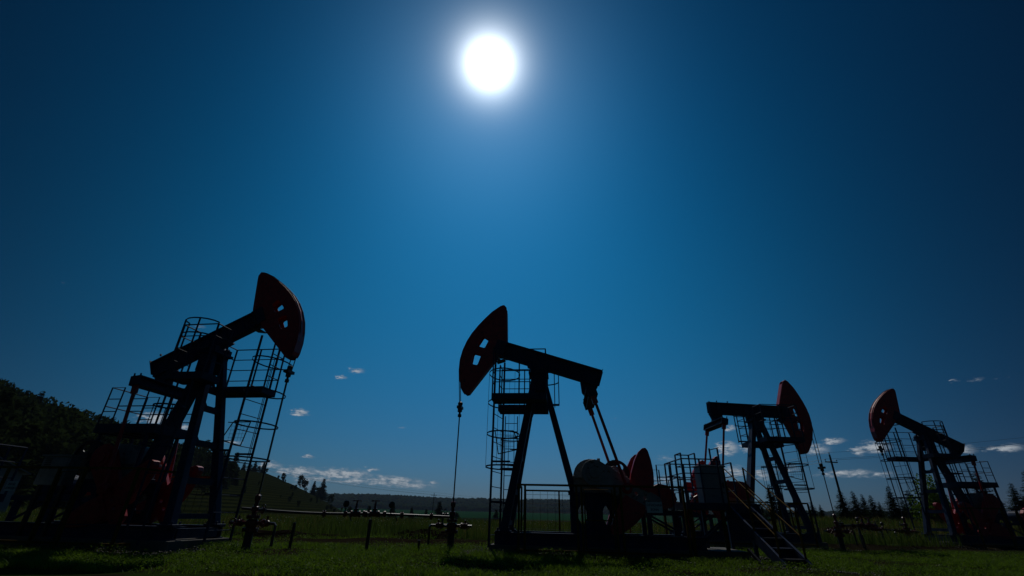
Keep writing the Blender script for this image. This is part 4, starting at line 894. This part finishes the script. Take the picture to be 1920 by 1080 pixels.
hh = rng.uniform(.01, .11, n) * (1 + np.clip(dn[k], 0, 1) * 1.2); c3 = np.stack([x, y, ground(x, y) + hh], -1); a = rng.normal(size=(n, 3)) * [1, 1, .45]; a /= np.linalg.norm(a, axis=1)[:, None]; b = np.cross(a, rng.normal(size=(n, 3))); b /= np.linalg.norm(b, axis=1)[:, None] + 1e-9; sz = rng.uniform(.010, .026, (n, 1))
V = np.stack([c3 - a * sz, c3 + b * sz * .45, c3 + a * sz * 1.1, c3 - b * sz * .45], 1).reshape(-1, 3); b4 = np.arange(n)[:, None] * 4
tag(big_mesh('weeds', V, np.concatenate([b4 + [0, 1, 2], b4 + [0, 2, 3]]), 'shrub'), 'small leafy weeds and clover growing in tufts in the short grass', 'weeds')
# sloping pump yard edge then the tall meadow behind the track
def bandscatter(n, f0, f1):   # distance behind the track line
    x = rng.uniform(-1, 1, n) * 75; t = f0 + (f1 - f0) * rng.uniform(0, 1, n) ** 1.6; y = 19.6 + .22 * np.clip(x, -40, 60) + t; k = (np.abs(x) < y * 1.05) & (y > 14); return x[k], y[k]
x, y = bandscatter(120000, 0, 45); k = ~inside(x, y, .3); x, y = x[k], y[k]; dn = vnoise(x, y, .25, 9)
k = dn > -.28; x, y, dn = x[k], y[k], dn[k]; dd = np.hypot(x, y)
blades('meadow_grass', x, y, rng.uniform(.28, .62, len(x)) * (1 + .5 * dn), rng.uniform(.005, .011, len(x)) * (1 + dd / 40), 'meadow', 'tall green meadow grass behind the dirt track', 'grass', .25)
x, y = bandscatter(42000, 3, 50); k = (~inside(x, y, .3)) & ((vnoise(x, y, .12, 3) > .05) | (x > 18)); x, y = x[k], y[k]; dd = np.hypot(x, y)
blades('dry_grass', x, y, rng.uniform(.35, .75, len(x)), rng.uniform(.004, .009, len(x)) * (1 + dd / 40), 'dry', 'yellowish dry seed grass standing in the meadow', 'grass', .25)
x, y = bandscatter(16000, 0, 12); dn = vnoise(x, y, .7, 21); k = (dn > .16) & ~inside(x, y, .3); x, y = x[k], y[k]; z = ground(x, y) + rng.uniform(.35, .7, len(x)); s = rng.uniform(.008, .02, len(x))
V = np.stack([np.stack([x - s, y, z], -1), np.stack([x + s, y, z], -1), np.stack([x, y + s, z + s], -1)], 1).reshape(-1, 3)
tag(big_mesh('wildflowers', V, np.arange(len(V)).reshape(-1, 3), 'flower'), 'tiny white wildflowers in the near edge of the meadow', 'flowers')
# rocks, gravel and the spoil heap
def stones(name, x, y, s, m, label, cat):
    n = len(x); o = np.array([(1, 0, 0), (-1, 0, 0), (0, 1, 0), (0, -1, 0), (0, 0, 1), (0, 0, -1)], float); F = np.array([(0, 2, 4), (2, 1, 4), (1, 3, 4), (3, 0, 4), (2, 0, 5), (1, 2, 5), (3, 1, 5), (0, 3, 5)])
    V = o[None] * (s[:, None, None] * rng.uniform(.5, 1.2, (n, 6, 1))) * [1, 1, .7]; t = rng.uniform(0, 6.28, n); c, si = np.cos(t)[:, None], np.sin(t)[:, None]
    V = np.stack([V[..., 0] * c - V[..., 1] * si, V[..., 0] * si + V[..., 1] * c, V[..., 2]], -1) + np.stack([x, y, ground(x, y) + s * .25], -1)[:, None]
    return tag(big_mesh(name, V.reshape(-1, 3), (F[None] + (np.arange(n) * 6)[:, None, None]).reshape(-1, 3), m), label, cat)
x, y = scatter(60000, 9, 26); k = inside(x, y, .85) & ~inside(x, y, .02); x, y = x[k], y[k]
stones('gravel', x, y, rng.uniform(.012, .04, len(x)), 'stone', 'loose gravel strewn round the concrete slabs', 'gravel')
x = rng.uniform(4.2, 8.5, 2500); y = rng.uniform(10.3, 12.4, 2500); k = rng.uniform(0, 1, 2500) < np.exp(-((x - 6.4) / 1.2) ** 2 - ((y - 11.2) / .6) ** 2); x, y = x[k], y[k]
stones('gravel', x, y, rng.uniform(.012, .035, len(x)), 'stone', 'patch of gravel at the foot of the stairs', 'gravel')
def heap(cx, cy, w, d, h, label, seed, rz=0):
    n = 28; mb = MB(); vs = []
    for i in range(n + 1):
        for j in range(n + 1):
            u, v = i / n * 2 - 1, j / n * 2 - 1; r = math.hypot(u, v); q = noise.fractal((u * 2.5 + seed, v * 2.5, seed), 1, 2, 5)
            zz = h * (max(0, 1 - r * r) ** .8) * (1 + .5 * q) - .06; X = cx + math.cos(rz) * u * w - math.sin(rz) * v * d; Y = cy + math.sin(rz) * u * w + math.cos(rz) * v * d; vs.append((X - cx, Y - cy, gz(X, Y) + zz))
    fs = [(i * (n + 1) + j, (i + 1) * (n + 1) + j, (i + 1) * (n + 1) + j + 1, i * (n + 1) + j + 1) for i in range(n) for j in range(n)]
    mb.add(vs, fs); o = mb.build('spoil_heap', 'soil', smooth=False); o.location = (cx, cy, 0); return tag(o, label, 'earth heap')
M['soil'] = mat('dark_soil', (.016, .012, .009), .95, scale=5, bump=.9, var=.5, spec=0)
heap(-3.2, 20.6, 1.7, .8, .42, 'low heap of dark earth behind the flow pipe valves', 1); heap(-8.6, 19.2, 3.2, .7, .25, 'long low bank of dark earth behind the left stake', 5, .2)
heap(22.5, 33, 4.2, 1.5, .55, 'broad heap of dark earth left of the farthest right wellhead', 9, .3)

# ---------------------------------------------------------------- air between here and the far ridge
hz = MB().box(-2600, 2600, -300, 2700, -30, 130).build('haze', 'black'); hm = bpy.data.materials.new('haze_air'); hm.use_nodes = True; hn = hm.node_tree.nodes; hn.clear()
pv = hn.new('ShaderNodeVolumePrincipled'); pv.inputs['Color'].default_value = (.55, .75, 1, 1); pv.inputs['Density'].default_value = HAZE_DENSITY = .00012; pv.inputs['Anisotropy'].default_value = 0
ho = hn.new('ShaderNodeOutputMaterial'); hm.node_tree.links.new(pv.outputs[0], ho.inputs['Volume']); hz.data.materials[0] = hm; hz['kind'] = 'stuff'
